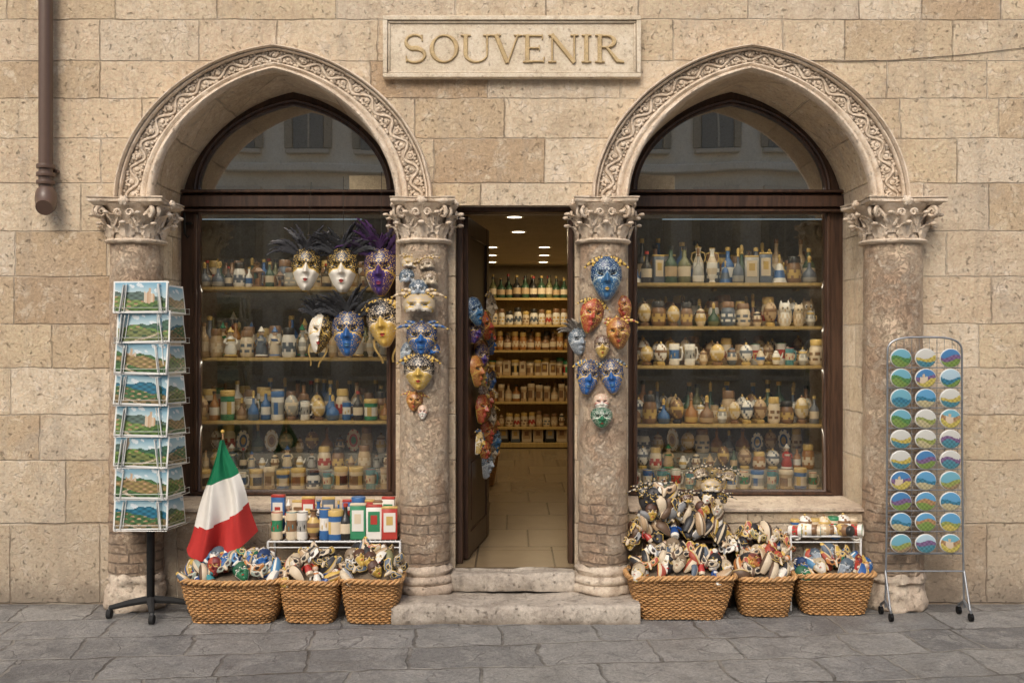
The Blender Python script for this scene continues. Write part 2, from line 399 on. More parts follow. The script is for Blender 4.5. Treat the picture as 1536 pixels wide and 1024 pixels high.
FAC=O('stone_facade',wall,label='old tan travertine shop facade with two pointed arches',cat='building')
def archivolt(cx):
    root=MB(); T=110
    prof=[(0,.0),(0,-.03),(.02,-.05),(.07,-.062),(.12,-.060),(.16,-.045),(.19,-.036),(.22,-.04),(.28,-.048),(.33,-.044),(.35,-.034),(.36,-.020),(.82,-.020),(.825,-.045),(.85,-.058),(.88,-.06),(.9,-.05),(.91,-.052),(.925,-.075),(.945,-.086),(.975,-.086),(.995,-.075),(1,-.05),(1,.0)]
    def pos(t,s,y):
        a=arch(*AI,t); b=arch(*AO,t); return (cx+a[0]+(b[0]-a[0])*s, y, Z0+a[1]+(b[1]-a[1])*s)
    vs=[];fs=[];K=len(prof)
    for i in range(T+1):
        t=math.pi*i/T
        for s,y in prof:
            w=noise.noise(Vector((t*9+cx,s*6,1)))*.004+noise.noise(Vector((t*30+cx,s*9,4)))*.003
            vs.append(pos(t,s+w*2,y+w if y<0 else y))
    for i in range(T):
        for k in range(K-1): a=i*K+k; fs.append((a,a+1,a+K+1,a+K))
    fs.append(tuple(range(K))); fs.append(tuple(T*K+k for k in range(K)))
    root.add(vs,fs)
    ar=O('archivolt',root.mesh('archivolt',[TRIM],50),FAC)
    c=MB(); L=31; s0=.59
    path=[pos(math.pi*i/(L*8),s0+.14*math.sin(math.pi*i/8),-.024) for i in range(1,L*8)]
    c.tube(path,.0095,6)
    for k in range(L):
        tc=math.pi*(k+.5)/L; sg=1 if k%2==0 else -1; dt=math.pi/L
        pth=[]
        for q in range(13):
            an=q/12*2*math.pi*1.25; rr=1-q/14
            pth.append(pos(tc+dt*.32*rr*math.cos(an)*.9, s0-sg*.05-sg*.14*rr*math.sin(an),-.026))
        c.tube(pth,[.009*(1-.04*q) for q in range(13)],6)
        p=pos(tc,s0-sg*.05,-.028); c.sphere(p,.014,8,sy=.8)
        for q in range(5):
            a2=tc+dt*(.5-.25*q); b2=s0-sg*(.19-.04*(q%2))
            p=pos(a2,b2,-.025); c.sphere(p,.011,6,sx=1.2,sy=.8,sz=.9)
        for q in (-1,1):
            p=pos(tc+q*dt*.5,s0-.17*q*sg,-.025); c.sphere(p,.014,6,sx=1,sy=.7,sz=1.2)
            p=pos(tc+q*dt*.3,s0+.20*sg,-.025); c.sphere(p,.012,6,sx=1,sy=.7,sz=1)
    O('carving',c.mesh('carving',[TRIM],70,.005,30),ar)
archivolt(-WX); archivolt(WX)
def capital_mesh(hw,r):
    c=MB(); H=.262
    c.lathe([(r*.98,-.012),(r+.02,-.008),(r+.026,.004),(r+.018,.014),(r*.98,.018),(r*.97,.06),(r*1.02,.13),(r*1.18,.19),(r*1.38,.222),(r*1.3,.224),(.001,.225)],40)
    def ab(z,sc_,dep=.12):
        pts=[]
        for sdx in range(4):
            for q in range(9):
                f=-1+2*q/9
                w=hw*sc_; y=-w*(1-dep*(1-f*f)); x=f*w*.94
                a=sdx*math.pi/2; pts.append((x*math.cos(a)-y*math.sin(a),x*math.sin(a)+y*math.cos(a),z))
        return pts
    lv=[(.212,.86),(.222,.90),(.230,.96),(.232,.98),(.248,.98),(.250,.95),(.256,1.0),(.262,1.0)]
    vs=[];fs=[]
    for z,sx in lv: vs+=ab(z,sx)
    n=36
    for k in range(len(lv)-1):
        for j in range(n): fs.append((k*n+j,k*n+(j+1)%n,(k+1)*n+(j+1)%n,(k+1)*n+j))
    fs.append(tuple(range(n))); fs.append(tuple((len(lv)-1)*n+j for j in range(n)))
    c.add(vs,fs)
    def leaf(ang,z0,h,w,r0,curl):
        def fn(u,v):
            s=v; lat=(u-.5)*2
            wid=w*(.55+.6*math.sin(math.pi*min(1,s*.85+.1)))*(1-.75*max(0,s-.75)/.25)
            wid*=1-.28*abs(math.sin(s*math.pi*3.5))*(abs(lat)>.6)
            ra=r0+.006+curl*s**2.6+.012*(1-lat*lat)*math.sin(math.pi*s)+.005*math.cos(lat*9)
            z=z0+h*(s-(.28*max(0,s-.72)/.28*1.2 if s>.72 else 0)*.5)
            if s>.85: ra+=.012
            x=lat*wid; return (math.cos(ang)*ra-math.sin(ang)*x,math.sin(ang)*ra+math.cos(ang)*x,z)
        c.grid(fn,8,12)
        t=fn(.5,1); c.sphere(t,.016,8,sx=1.3,sy=1.3,sz=.7)
    for k in range(8): leaf(k*math.pi/4,.012,.11,.052,r,.05)
    for k in range(8): leaf(k*math.pi/4+math.pi/8,.05,.135,.045,r*1.0,.075)
    for k in range(4):
        a=math.pi/4+k*math.pi/2
        dr=Vector((math.cos(a),math.sin(a),0)); tg=Vector((-math.sin(a),math.cos(a),0)); cr=hw*1.22
        for sg in(-1,1):
            pth=[]
            for q in range(8): f=q/7; pth.append(dr*(r*1.05+(cr-.05-r*1.05)*f**1.5)+tg*sg*(.05*(1-f)+.012)+Vector((0,0,.11+.095*f)))
            cc=dr*(cr-.055)+tg*sg*.018+Vector((0,0,.172))
            for q in range(16):
                g2=math.pi/2-q/15*math.pi*3; rr=.036*(1-q/19)
                pth.append(cc+dr*math.cos(g2)*rr+Vector((0,0,math.sin(g2)*rr)))
            c.tube(pth,[.013]*8+[.0125*(1-.03*q) for q in range(16)],6)
        c.sphere(dr*(cr-.055)+Vector((0,0,.172)),.02,8)
    for k in range(4):
        a=k*math.pi/2; dr=Vector((math.cos(a),math.sin(a),0)); tg=Vector((-math.sin(a),math.cos(a),0))
        c.sphere(dr*(hw*.9)+Vector((0,0,.236)),.03,10,sz=.85)
        for q in range(6):
            g2=q*math.pi/3; c.sphere(dr*(hw*.93)+tg*.022*math.cos(g2)+Vector((0,0,.236+.02*math.sin(g2))),.013,6)
        for sg in(-1,1):
            pth=[]
            cc=dr*(r*1.33)+tg*sg*.035+Vector((0,0,.165))
            for q in range(6): f=q/5; pth.append(dr*(r*1.1+.02*f)+tg*sg*(.03+.04*(1-f))+Vector((0,0,.09+.075*f)))
            for q in range(12):
                g2=math.pi-q/11*math.pi*2.4; rr=.024*(1-q/15)
                pth.append(cc+tg*sg*-1*math.cos(g2)*rr+Vector((0,0,math.sin(g2)*rr)))
            c.tube(pth,.008,5)
    return c.mesh('capital',[TRIM],60,.005,25)
def column(px,r,hw,zb,yc,bw,rough_base=False):
    x=PX(px); root=O('column',None,FAC,(x,yc,zb))
    ct=Z0-.262-.002-zb
    bh=.165
    b=MB()
    if rough_base:
        bh=.22; pr=[(.001,0),(bw,0)]+[(bw+.004,.015*q) for q in range(1,8)]+[(bw-.008,.12),(bw-.012,.14),(bw-.02,.16),(r+.016,.18),(r+.012,.2),(r+.002,bh),(.001,bh)]
        b.lathe(pr,64); me=b.mesh('base',[BASES],60,.024,12)
    else:
        pr=[(.001,0),(bw,0),(bw+.004,.01),(bw+.005,.03),(bw+.004,.05),(bw-.010,.056),(bw+.002,.066),(bw+.006,.082),(bw-.004,.1),(bw-.03,.106),(r+.02,.122),(r+.026,.135),(r+.012,.15),(r+.004,bh),(.001,bh)]
        b.lathe(pr,64); me=b.mesh('base',[BASES],60,.015,13)
    O('base',me,root)
    sh=MB(); prof=[]
    n=80
    for i in range(n+1):
        f=i/n; z=bh+(ct-bh)*f; prof.append((r*(1.03-.06*f),z))
    sh.lathe([(.001,bh)]+prof+[(.001,ct)],72)
    O('shaft',sh.mesh('shaft',[COLM],60,.007,10),root)
    O('capital',capital_mesh(hw,r),root,(0,0,ct+.002))
column(208,.160,.235,0,-.03,.18,True)
column(638,.150,.205,.112,-.06,.19)
column(903,.148,.20,.112,-.06,.19)
column(1337,.178,.25,0,-.02,.19,True)
def rect(a,b,c,d): return [(a,c),(b,c),(b,d),(a,d)]
GY=.53
def window(cx):
    tz0=PZ(320,.5); tz1=PZ(286,.5); w=.632
    base=tz1
    hh=Z0+AI[1]-.085-base
    lun=[(cx+arch(w,hh,.16,math.pi*i/48)[0],base+arch(w,hh,.16,math.pi*i/48)[1]) for i in range(49)]
    low=rect(cx-w,cx+w,PZ(735,.5),tz0)
    me=fill2d('frame',hole(cx,.06),[lun,low],.502,.57,DWOOD,.008)
    root=O('window_joinery',None,FAC,(0,0,0))
    O('frame',me,root)
    t=MB()
    t.box((cx,.478,(tz0+tz1)/2),(1.5,.05,(tz1-tz0)*.55),.008); t.box((cx,.468,tz1-.012),(1.505,.07,.02),.005); t.box((cx,.47,tz0+.012),(1.503,.066,.018),.005)
    O('transom',(t,[DWOOD]),root)
    s=MB()
    for dx in(-1,1): s.box((cx+dx*(w+.022),.49,(PZ(735,.5)+tz0)/2),(.02,.022,tz0-PZ(735,.5)-.01),.004)
    s.box((cx,.488,PZ(735,.5)-.02),(2*w+.1,.026,.02),.004)
    ap=[(cx+arch(w+.03,hh+.03,.16,math.pi*i/40)[0],.495,base+arch(w+.03,hh+.03,.16,math.pi*i/40)[1]) for i in range(41)]
    s.tube(ap,.012,6)
    O('beading',(s,[DWOOD]),root)
    gl=MB(); 
    gl.add([(cx-w-.01,GY,low[0][1]-.01),(cx+w+.01,GY,low[0][1]-.01),(cx+w+.01,GY,tz0+.01),(cx-w-.01,GY,tz0+.01)],[(0,1,2,3)],smooth=False)
    O('lower_glass',(gl,[GLASS]),root)
    gl=MB(); pts=[(cx+(x-cx)*1.01,GY,z if z>base+.01 else base-.005) for x,z in lun]
    gl.add(pts,[tuple(range(len(pts)))],smooth=False); O('upper_glass',(gl,[GLASSU]),root)
    sl=MB(); sl.box((cx,.235,SILL+.012),(2*AI[0]-.004,.52,.024),.006); O('sill',(sl,[BASES]),root)
window(-WX); window(WX)
hg=MB(); hg.box((0,-.01,0),(.05,.02,.02),.003,col=(.02,.018,.016)); hg.tube([(-.02,-.03,-.07),(-.02,-.03,.07)],.009,8,col=(.02,.018,.016)); hg.tube([(-.02,-.03,-.07),(.0,-.025,-.1),(.01,-.02,-.08)],.006,6,col=(.02,.018,.016))
O('iron_hinge',(hg,[METAL]),None,(PX(282,.46),.478,PZ(335,.46)),label='black iron shutter hinge on the window frame',cat='hinge')
root=O('doorway',None,FAC)
d=MB(); hz=PZ(320,.15)
d.box((DL+.022,.16,(FLZ+hz)/2),(.042,.12,hz-FLZ),.006); d.box((DR-.018,.16,(FLZ+hz)/2),(.034,.12,hz-FLZ),.006)
d.box(((DL+DR)/2,.16,(hz+DT)/2),(DR-DL-.004,.12,DT-hz-.004),.006); d.box(((DL+DR)/2,.095,hz+.02),(DR-DL-.01,.02,.025),.004)
O('frame',(d,[DWOOD]),root)
lf=MB(); LW,LH=.84,hz-FLZ-.02
for x in(.05,LW-.05): lf.box((x,0,LH/2),(.1,.042,LH),.004)
for z,hh in((.08,.16),(.72,.1),(LH-.06,.12)): lf.box((LW/2,0,z),(LW-.202,.038,hh),.004)
lf.box((LW/2,0,.415),(LW-.19,.02,.52),.0); lf.box((LW/2,0,.415),(LW-.29,.036,.40),.012)
lf.box((LW/2,0,(.77+LH-.12)/2),(LW-.19,.012,LH-.12-.77),0)
hinge=Vector((DL+.05,.2,FLZ+.008)); LA=math.atan2(.85,.12)
leaf=O('door_leaf',(lf,[DWOOD]),root,hinge,(0,0,LA))
hd=MB(); hd.tube([(LW-.06,-.02,.98),(LW-.06,-.06,.98),(LW-.06,-.065,1.0),(LW-.06,-.065,1.14),(LW-.06,-.06,1.16),(LW-.06,-.02,1.16)],.009,8,col=(.5,.36,.15))
O('handle',(hd,[GOLDM]),leaf)
def worn_box(x0,x1,y0,y1,z0,z1,seed,rnd=.03):
    m=MB(); nx=140
    prof=[(y0+.004,z0),(y0-.004,z0+(z1-z0)*.25),(y0-.003,z0+(z1-z0)*.5)]
    for q in range(1,6):
        a=q/5*math.pi/2; prof.append((y0+rnd-rnd*math.cos(a),z1-rnd+rnd*math.sin(a)))
    prof+=[(y0+rnd+(y1-y0-rnd)*q/9,z1) for q in range(1,10)]
    def fn(u,v):
        k=v*(len(prof)-1); i=min(len(prof)-2,int(k)); f=k-i
        y=prof[i][0]*(1-f)+prof[i+1][0]*f; z=prof[i][1]*(1-f)+prof[i+1][1]*f
        x=x0+(x1-x0)*u
        nn=noise.noise(Vector((x*4+seed,y*4,z*4)))*.020+noise.noise(Vector((x*15+seed,y*15,z*15)))*.012
        if k<8: y+=nn
        if z>z1-.035: z+= -.014*math.exp(-((x-(x0+x1)/2)/.3)**2)*(1 if y<y1-.02 else .3)+nn*.5
        return (x,y,z)
    m.grid(fn,nx,len(prof)-1)
    for xx,i in((x0,0),(x1,nx)):
        vs=[fn(i/nx,k/(len(prof)-1)) for k in range(len(prof))]+[(xx,y1,z0)]
        m.add(vs,[tuple(range(len(vs)))],smooth=False)
    return m
O('door_step',(worn_box(-.70,.745,-.45,-.001,0,.112,1),[STEP]),label='broad worn grey stone step below the doorway',cat='step')
O('door_step',(worn_box(-.372,.384,-.13,-.002,.1125,.229,5,.02),[STEP]),label='narrow worn stone threshold step between the columns',cat='step')
rm=MB()
rm.box((.019,.25,FLZ-.05),(DR-DL-.004,.496,.1),0,mat=1)
rm.box((0,3.98,FLZ-.05),(5.2,6.94,.1),0,mat=1)
rm.box((0,4.0,2.66+.05),(2.2,7.0-.02,.1),0,mat=0)
rm.box((0,7.45,1.6),(2.4,.1,3.2),0)
for sx in(-1,1):
    rm.box((sx*1.1,4.4,1.45),(.1,6.0,2.5),0)
    rm.box((sx*.635,.96,1.62),(.03,.90,2.9),0,mat=0)
    rm.box((sx*WX,1.24,1.4),(1.8,.04,2.3),0,mat=2)
    rm.box((sx*WX,1.24,3.03),(1.8,.04,.94),0,mat=4)
    rm.box((sx*2.36,.9,1.9),(.04,.72,3.3),0,mat=2)
    rm.box((sx*WX,.87,3.5),(1.8,.72,.04),0,mat=4)
    rm.box((sx*.661,.87,1.9),(.012,.68,3.2),0,mat=2)
    rm.box((sx*WX,.905,PZ(300,.6)),(1.66,.62,.03),0,mat=4)
    rm.box((sx*WX,.9,(FLZ+PZ(735,.6))/2),(1.63,.64,PZ(735,.6)-FLZ),0,mat=3)
O('shop_interior',(rm,[PLAST,FLOORM,DARKP,SWOOD,UPP]),kind='structure',label='warm plastered shop interior with tiled floor',cat='room')
for (lx,ly) in ((.02,1.9),(.06,3.0),(-.22,4.5),(.35,4.5),(-.24,5.5),(.38,5.5),(-.26,6.5),(.4,6.5)):
    m=MB(); m.lathe([(.001,-.004),(.06,-.004),(.06,-.002)],20,mat=1); m.lathe([(.06,-.006),(.075,-.008),(.08,0),(.06,0)],20,col=(.8,.78,.7),mat=0)
    O('ceiling_lamp',(m,[METAL,LAMP]),None,(lx,ly,2.658),label='round lit recessed lamp in the shop ceiling',cat='ceiling lamp',group='ceiling lamps in the shop')
    if ly in(3.0,) or lx in(-.22,.38,.4):
        l=bpy.data.lights.new('lamp_light','AREA'); l.shape='DISK'; l.size=.12; l.energy=6.5; l.color=(1,.80,.50)
        lo=bpy.data.objects.new('lamp_light',l); COL.objects.link(lo); lo.location=(lx,ly,2.645)
# sign
sg=O('stone_sign',None,None,(0,0,PZ(120)),label='carved stone plaque reading SOUVENIR above the door',cat='sign')
def sp_(px,py): return (PX(px),PZ(py)-PZ(120))
m=MB(); x0,z1=sp_(576,28); x1,z0=sp_(960,120); cx=(x0+x1)/2; cz=(z0+z1)/2
m.box((cx,-.018,cz),(x1-x0-.02,.034,z1-z0-.02),.004)
O('plaque',(m,[PLAQ]),sg)
m=MB()
def fr(x0,x1,z0,z1,w,y,dp):
    m.box(((x0+x1)/2,y,z1-w/2),(x1-x0,dp,w),.004); m.box(((x0+x1)/2,y,z0+w/2),(x1-x0,dp,w),.004)
    m.box((x0+w/2,y,cz),(w,dp-.001,z1-z0-2*w+.001),.004); m.box((x1-w/2,y,cz),(w,dp-.001,z1-z0-2*w+.001),.004)
fr(x0,x1,z0,z1,.028,-.031,.058); fr(x0+.029,x1-.029,z0+.029,z1-.029,.014,-.029,.036)
O('moulded_border',(m,[PLAQ]),sg)
lm=MB(); LZ=sp_(0,97)[1]; LHt=sp_(0,55)[1]-LZ; cnt=[0]
def strip(pts,ws,horiz=False):
    cnt[0]+=1; y=-.046-cnt[0]*.00012; yb=-.034
    P=[Vector((p[0],0,p[1])) for p in pts]; vs=[];fs=[]; L=len(P)
    for i,p in enumerate(P):
        a=P[max(0,i-1)]; b=P[min(L-1,i+1)]; t=(b-a).normalized(); nn=Vector((-t.z,0,t.x)); w=ws[i] if isinstance(ws,list) else ws
        e=min(.006,w*.3)
        for q,yy in((w/2,yb),(w/2-e*.3,y+.004),(w/2-e,y),(-w/2+e,y),(-w/2+e*.3,y+.004),(-w/2,yb)):
            v=p+nn*q; vs.append((v.x,yy,v.z))
    for i in range(L-1):
        for k in range(5): fs.append((i*6+k,i*6+k+1,i*6+k+7,i*6+k+6))
    fs.append(tuple(range(6))); fs.append(tuple((L-1)*6+k for k in range(6)))
    lm.add(vs,fs,smooth=False)
def letters():
    H=LHt; TK=.029; TN=.013; SF=.012
    def XX(px): return PX(px)
    def ser(x,z,w): 
        up= 1 if z<H*.5 else -1
        strip([(x-w/2,LZ+z+up*SF*.4),(x-w*.2,LZ+z+up*SF*.55),(x+w*.2,LZ+z+up*SF*.55),(x+w/2,LZ+z+up*SF*.4)],[SF*.8,SF*1.2,SF*1.2,SF*.8])
    def stem(x,w=TK,a=0,b=1): strip([(x,LZ+H*a),(x,LZ+H*b)],w)
    xa,xb=XX(608),XX(638); c=(xa+xb)/2; w=(xb-xa)/2
    pts=[];ws=[]
    for i in range(33):
        f=i/32
        if f<.5: a=rad(35)+f*2*rad(235); x=c+w*.92*math.cos(a)*.95; z=H*.74+H*.245*math.sin(a)
        else: a=rad(90)-(f-.5)*2*rad(235); x=c+w*1.0*math.cos(a); z=H*.265+H*.25*math.sin(a)
        pts.append((x,LZ+z)); ws.append(TN+ (TK-TN)*math.exp(-((f-.5)/.17)**2)+.004)
    strip(pts,ws); strip([(pts[0][0],pts[0][1]+.018),(pts[0][0]+.002,pts[0][1]-.02)],.009); strip([(pts[-1][0],pts[-1][1]-.018),(pts[-1][0]-.002,pts[-1][1]+.02)],.009)
    xa,xb=XX(645),XX(689); c=(xa+xb)/2; w=(xb-xa)/2-TK/2
    pts=[(c+w*math.cos(2*math.pi*i/40),LZ+H/2+(H/2-TN*.4)*math.sin(2*math.pi*i/40)) for i in range(41)]
    strip(pts,[TN+(TK-TN)*abs(math.cos(2*math.pi*i/40-.25))**1.6 for i in range(41)])
    xa,xb=XX(699),XX(731); pts=[(xa,LZ+H)]; ws=[TK]
    for i in range(17):
        a=math.pi+math.pi*i/16; pts.append(((xa+xb)/2+(xb-xa)/2*math.cos(a),LZ+H*.32+(H*.32-TN*.4)*math.sin(a))); ws.append(TK+(TN-TK)*min(1,i/9))
    pts.append((xb,LZ+H)); ws.append(TN); strip(pts,ws); ser(xa,H,.062); ser(xb,H,.05)
    strip([(XX(744),LZ+H),(XX(761),LZ+.0)],TK); strip([(XX(777),LZ+H),(XX(762),LZ+.0)],TN); ser(XX(744),H,.062); ser(XX(777),H,.05)
    x=XX(791); stem(x); ser(x,0,.055); ser(x,H,.055)
    e=XX(813)
    for zz,xe in((H-.008,e),(H*.52,e-.018),(.008,e+.008)): strip([(x,LZ+zz),(xe,LZ+zz)],TN)
    strip([(e,LZ+H),(e+.002,LZ+H-.03)],.009); strip([(e+.008,LZ),(e+.012,LZ+.034)],.009); strip([(e-.018,LZ+H*.52-.016),(e-.018,LZ+H*.52+.016)],.008)
    a,b=XX(828),XX(861); stem(a,TN); stem(b,TN); strip([(a-.004,LZ+H),(b,LZ+.0)],TK); ser(a,0,.05); ser(b,H,.05); ser(a-.008,H,.03)
    x=XX(879); stem(x); ser(x,0,.06); ser(x,H,.06)
    x=XX(899); stem(x); ser(x,0,.06); ser(x-.004,H,.05)
    pts=[(x,LZ+H-.008)];ws=[TN]
    for i in range(13):
        a=math.pi/2-math.pi*i/12; pts.append((x+.04+.05*math.cos(a),LZ+H*.75+(H*.25-.008)*math.sin(a))); ws.append(TN+(TK-TN)*max(0,math.cos(a))**1.5)
    pts.append((x,LZ+H*.5+.008)); ws.append(TN); strip(pts,ws)
    strip([(x+.04,LZ+H*.5+.01),(XX(925),LZ+.012),(XX(935),LZ+.004)],[TN+.004,TK,TN])
letters(); O('lettering',(lm,[LETT]),sg)
# drainpipe
dp=MB(); X=PX(68,-.08); bc=(.11,.066,.046)
r=.042
dp.tube([(X,-.075,6.9),(X,-.075,PZ(262,-.08)),(X,-.075,PZ(285,-.08))],r,20,col=bc)
pts=[(X,-.075,PZ(283,-.08)),(X+.004,-.078,PZ(290,-.08)),(X+.01,-.09,PZ(300,-.08)),(X+.02,-.115,PZ(309,-.08)),(X+.025,-.15,PZ(314,-.08))]
dp.tube(pts,[.05,.062,.066,.06,.05],20,col=bc)
pipe=O('drainpipe',(dp,[PAINT]),None,(0,0,0),label='brown metal drainpipe ending in an elbow on the wall',cat='drainpipe')
cl=MB()
for py in(250,262,274): cl.lathe([(r,-.014),(r+.012,-.012),(r+.014,0),(r+.012,.012),(r,.014)],20,col=bc,M=Matrix.Translation((X,-.075,PZ(py,-.08))))
cl.box((X,-.02,PZ(255,-.08)),(.11,.04,.02),.003,col=bc); O('collar',(cl,[PAINT]),pipe)
cb=MB(); cb.tube([(PX(1210+ i*26),-.006,PZ([91,92,93,93,92,91,89,87,85,83,80,77,74,71,68,65][i])) for i in range(16)],.0022,6,col=(.10,.075,.05))
O('cable',(cb,[MATTE]),None,label='thin dark cable strung across the stone wall',cat='cable')
# opposite building
ob=MB(); ob.box((0,-22,5.2),(30,6,10.4),0)
for zz in(3.2,6.2,10.2): ob.box((0,-18.9,zz),(30.2,.4,.22),.03)
OB=O('opposite_building',(ob,[FACE2]),None,label='tan stone building across the street',cat='building')
for i in range(15):
    for zz in(1.6,4.7,7.6):
        w=MB(); w.box((0,0,0),(.8,.06,1.7),0,col=(.30,.28,.24)); w.box((0,-.0,.95),(1.15,.3,.14),.02,col=(.7,.6,.46)); w.box((0,0,-.95),(1.15,.35,.12),.02,col=(.7,.6,.46))
        for sx in(-.52,.52): w.box((sx,.03,0),(.2,.06,1.7),.01,col=(.46,.38,.27))
        w.box((0,.035,0),(.05,.03,1.7),0,col=(.6,.52,.4)); w.box((0,.035,.2),(.8,.03,.05),0,col=(.6,.52,.4))
        O('window',(w,[MATTE]),OB,(-12.6+i*1.8,-18.97,zz))
# ------------------------------------------------------------ masks
CR=(.62,.51,.36);WH=(.76,.72,.63);GO=(.60,.40,.09);BK=(.015,.014,.016);RD=(.42,.04,.03);BL=(.02,.07,.24);LB=(.08,.22,.38);PU=(.08,.03,.13);GR=(.03,.17,.08);SI=(.30,.31,.32);TE=(.05,.25,.28);OR=(.55,.2,.05)
STY={
 'white':(WH,BK,GO,RD,0),'purple':((.055,.025,.16),(.025,.015,.08),GO,(.30,.05,.12),0),'blackgold':(WH,BK,GO,RD,2),'blue':((.02,.11,.34),(.012,.035,.11),GO,LB,0),
 'gold':(GO,BK,CR,RD,0),'teal':((.035,.13,.27),(.015,.05,.13),(.40,.48,.46),GO,0),'red':((.38,.06,.03),(.16,.02,.02),GO,RD,2),'silver':((.26,.30,.34),(.08,.11,.14),(.56,.58,.56),SI,0),
 'amber':((.52,.34,.07),(.08,.035,.02),CR,RD,0),'cat':(WH,CR,RD,RD,0),'green':(GR,(.02,.10,.05),WH,RD,0),'copper':((.40,.14,.04),(.14,.03,.02),GO,RD,2),'black':((.03,.028,.03),BK,GO,GO,0),'cream':((.52,.43,.30),(.22,.16,.10),(.62,.52,.38),(.35,.17,.10),0),
 'bluegold':((.50,.33,.08),(.02,.10,.28),WH,RD,2),'ivory':((.66,.60,.50),(.46,.37,.25),GO,(.40,.10,.07),0)}
def mask_mesh(sty,nu=46,nv=64,half=False,W=.19,H=.285,mat=None,plain=False):
    base,top,trim,lips,split=STY[sty]
    def shp(u,v):
        u=u*2-1;v=v*2-1
        hw=max(0,1-v*v)**.46*(1+.17*v)*(1-.26*max(0,-v))
        x=u*hw*W/2; z=v*H/2
        dome=.42*W*math.sqrt(max(0,1-.92*u*u))*math.sqrt(max(.0,1-.85*v*v))
        nt=min(1,max(0,(.30-v)/.42)); ns=1 if v>-.12 else max(0,1-(-.12-v)/.07)
        if v>.32: ns=0
        dome+=.20*W*math.exp(-(u/(.09+.08*nt))**2)*(nt**.8)*ns
        au=abs(u)
        dome+=.05*W*math.exp(-((v-.37)/.07)**2-((au-.4)/.28)**2)
        dome-=.10*W*math.exp(-((v-.2)/.11)**2-((au-.4)/.2)**2)
        dome+=.05*W*math.exp(-((v+.12)/.18)**2-((au-.6)/.22)**2)
        dome-=.03*W*math.exp(-((v+.30)/.1)**2-((au-.3)/.1)**2)
        dome+=.07*W*math.exp(-(u/.22)**2)*(math.exp(-((v+.40)/.045)**2)+1.1*math.exp(-((v+.51)/.045)**2))
        dome+=.07*W*math.exp(-(u/.28)**2-((v+.82)/.12)**2)
        return (x,-dome,z)
    def fil(u,v,k=1.0,th=.17):
        if plain: return False
        w=(math.sin(abs(u)*6.5+v*2)+math.cos(v*8-abs(u)*4))*1.6*k
        return (w%1.0)<th
    def colf(u,v):
        u=u*2-1;v=v*2-1; au=abs(u)
        ez=v-.19-.18*(au-.40)
        e=((au-.40)/.18)**2+(ez/.046)**2
        if e<1: return BK if sty!='black' else (.3,.28,.25)
        if e<2.0: return trim
        if e<3.4 and sty not in('white','blackgold'): return tuple(q*.75 for q in base)
        if ((u/.21)**2+((v+.455)/.066)**2)<1: return tuple(k*.35 for k in lips) if abs(v+.455)<.012 else lips
        vb=.04-.42*max(0,au-.50)+.26*math.exp(-(u/.16)**2)
        if abs(v-vb)<.028: return trim
        if v>vb:
            if fil(u,v): return trim
            if split==2: return (top if u>0 else base)
            return top
        if split and u>0.0:
            return trim if fil(u,v,1.3,.25) else top
        if sty not in('white','cat','blackgold','ivory') and au>.34 and fil(u,v,1.1,.17): return trim
        if max(au,abs(v))>.94: return trim
        return base
    keep=(lambda u,v:(v*2-1)>-.16-.28*abs(abs(u*2-1)-.5)+.1*(abs(u*2-1)<.2)) if half else None
    m=MB(); m.grid(shp,nu,nv,fcol=colf,keep=keep)
    return m.mesh('mask',[mat or PAINT],60)
MK={s:mask_mesh(s) for s in STY}
def feather_mb(m,base,ang,L,w,col,tilt):
    n=12
    d=Vector((math.sin(ang),0,math.cos(ang))); p=Vector((math.cos(ang),0,-math.sin(ang)))
    vs=[];fs=[];vc=[]
    sgn=1 if ang>0 else -1
    for i in range(n+1):
        f=i/n; c=Vector(base)+d*L*f+p*sgn*(.5*L*f*f*.6)+Vector((0,-tilt*f*f*L,-.3*L*f*f*f*abs(math.sin(ang))))
        ww=w*(math.sin(math.pi*min(1,f*.85+.12))**.7)*(1.0 if i%2 else .5)
        if i==n: ww*=.2
        vs+=[c-p*ww-d*ww*-.6,c+Vector((0,-.004,0)),c+p*ww+d*ww*.6]
        k=.6+.7*f; vc+=[tuple(q*k for q in col)]*3
    for i in range(n):
        a=i*3; fs+=[(a,a+1,a+4,a+3),(a+1,a+2,a+5,a+4)]
    m.add(vs,fs,vcol=vc)
def feathers(seed,c1,c2,n=30,L=.18,spread=80,w=.017):
    r=random.Random(seed); m=MB()
    for i in range(n):
        a=rad(-spread+2*spread*i/(n-1)+r.uniform(-9,9)); x=math.sin(a)*.07
        feather_mb(m,(x,-.005-r.random()*.03,.09+.035*math.cos(a)),a*.75,L*r.uniform(.55,1.15),w,c1 if r.random()<.7 else c2,r.uniform(-.1,.5))
    for i in range(n//2):
        a=rad(r.uniform(-35,35)); feather_mb(m,(0,-.045,.125),a,L*.5,.013,c1,.6)
    return m.mesh('feathers',[MATTE],70)
FE=[feathers(1,(.03,.03,.035),(.11,.11,.115)),feathers(2,(.035,.037,.042),(.012,.012,.014)),feathers(3,(.045,.014,.075),(.018,.011,.028)),feathers(4,(.34,.31,.26),(.16,.14,.12),20,.13),feathers(5,(.36,.27,.12),(.14,.12,.10),18,.12)]
cord=MB(); cord.tube([(0,.0,.10),(0,.0,.38)],.0018,5,col=(.05,.04,.03)); CORD=cord.mesh('cord',[CLOTH])
rb=MB()
for sx in(-1,1): rb.grid(lambda u,v,sx=sx:(sx*(.05+.02*math.sin(v*5))+ (u-.5)*.012,-.02+.01*math.sin(v*7),-.06-.17*v),1,8,col=(.3,.2,.06))
RIB=rb.mesh('ribbon',[CLOTH])
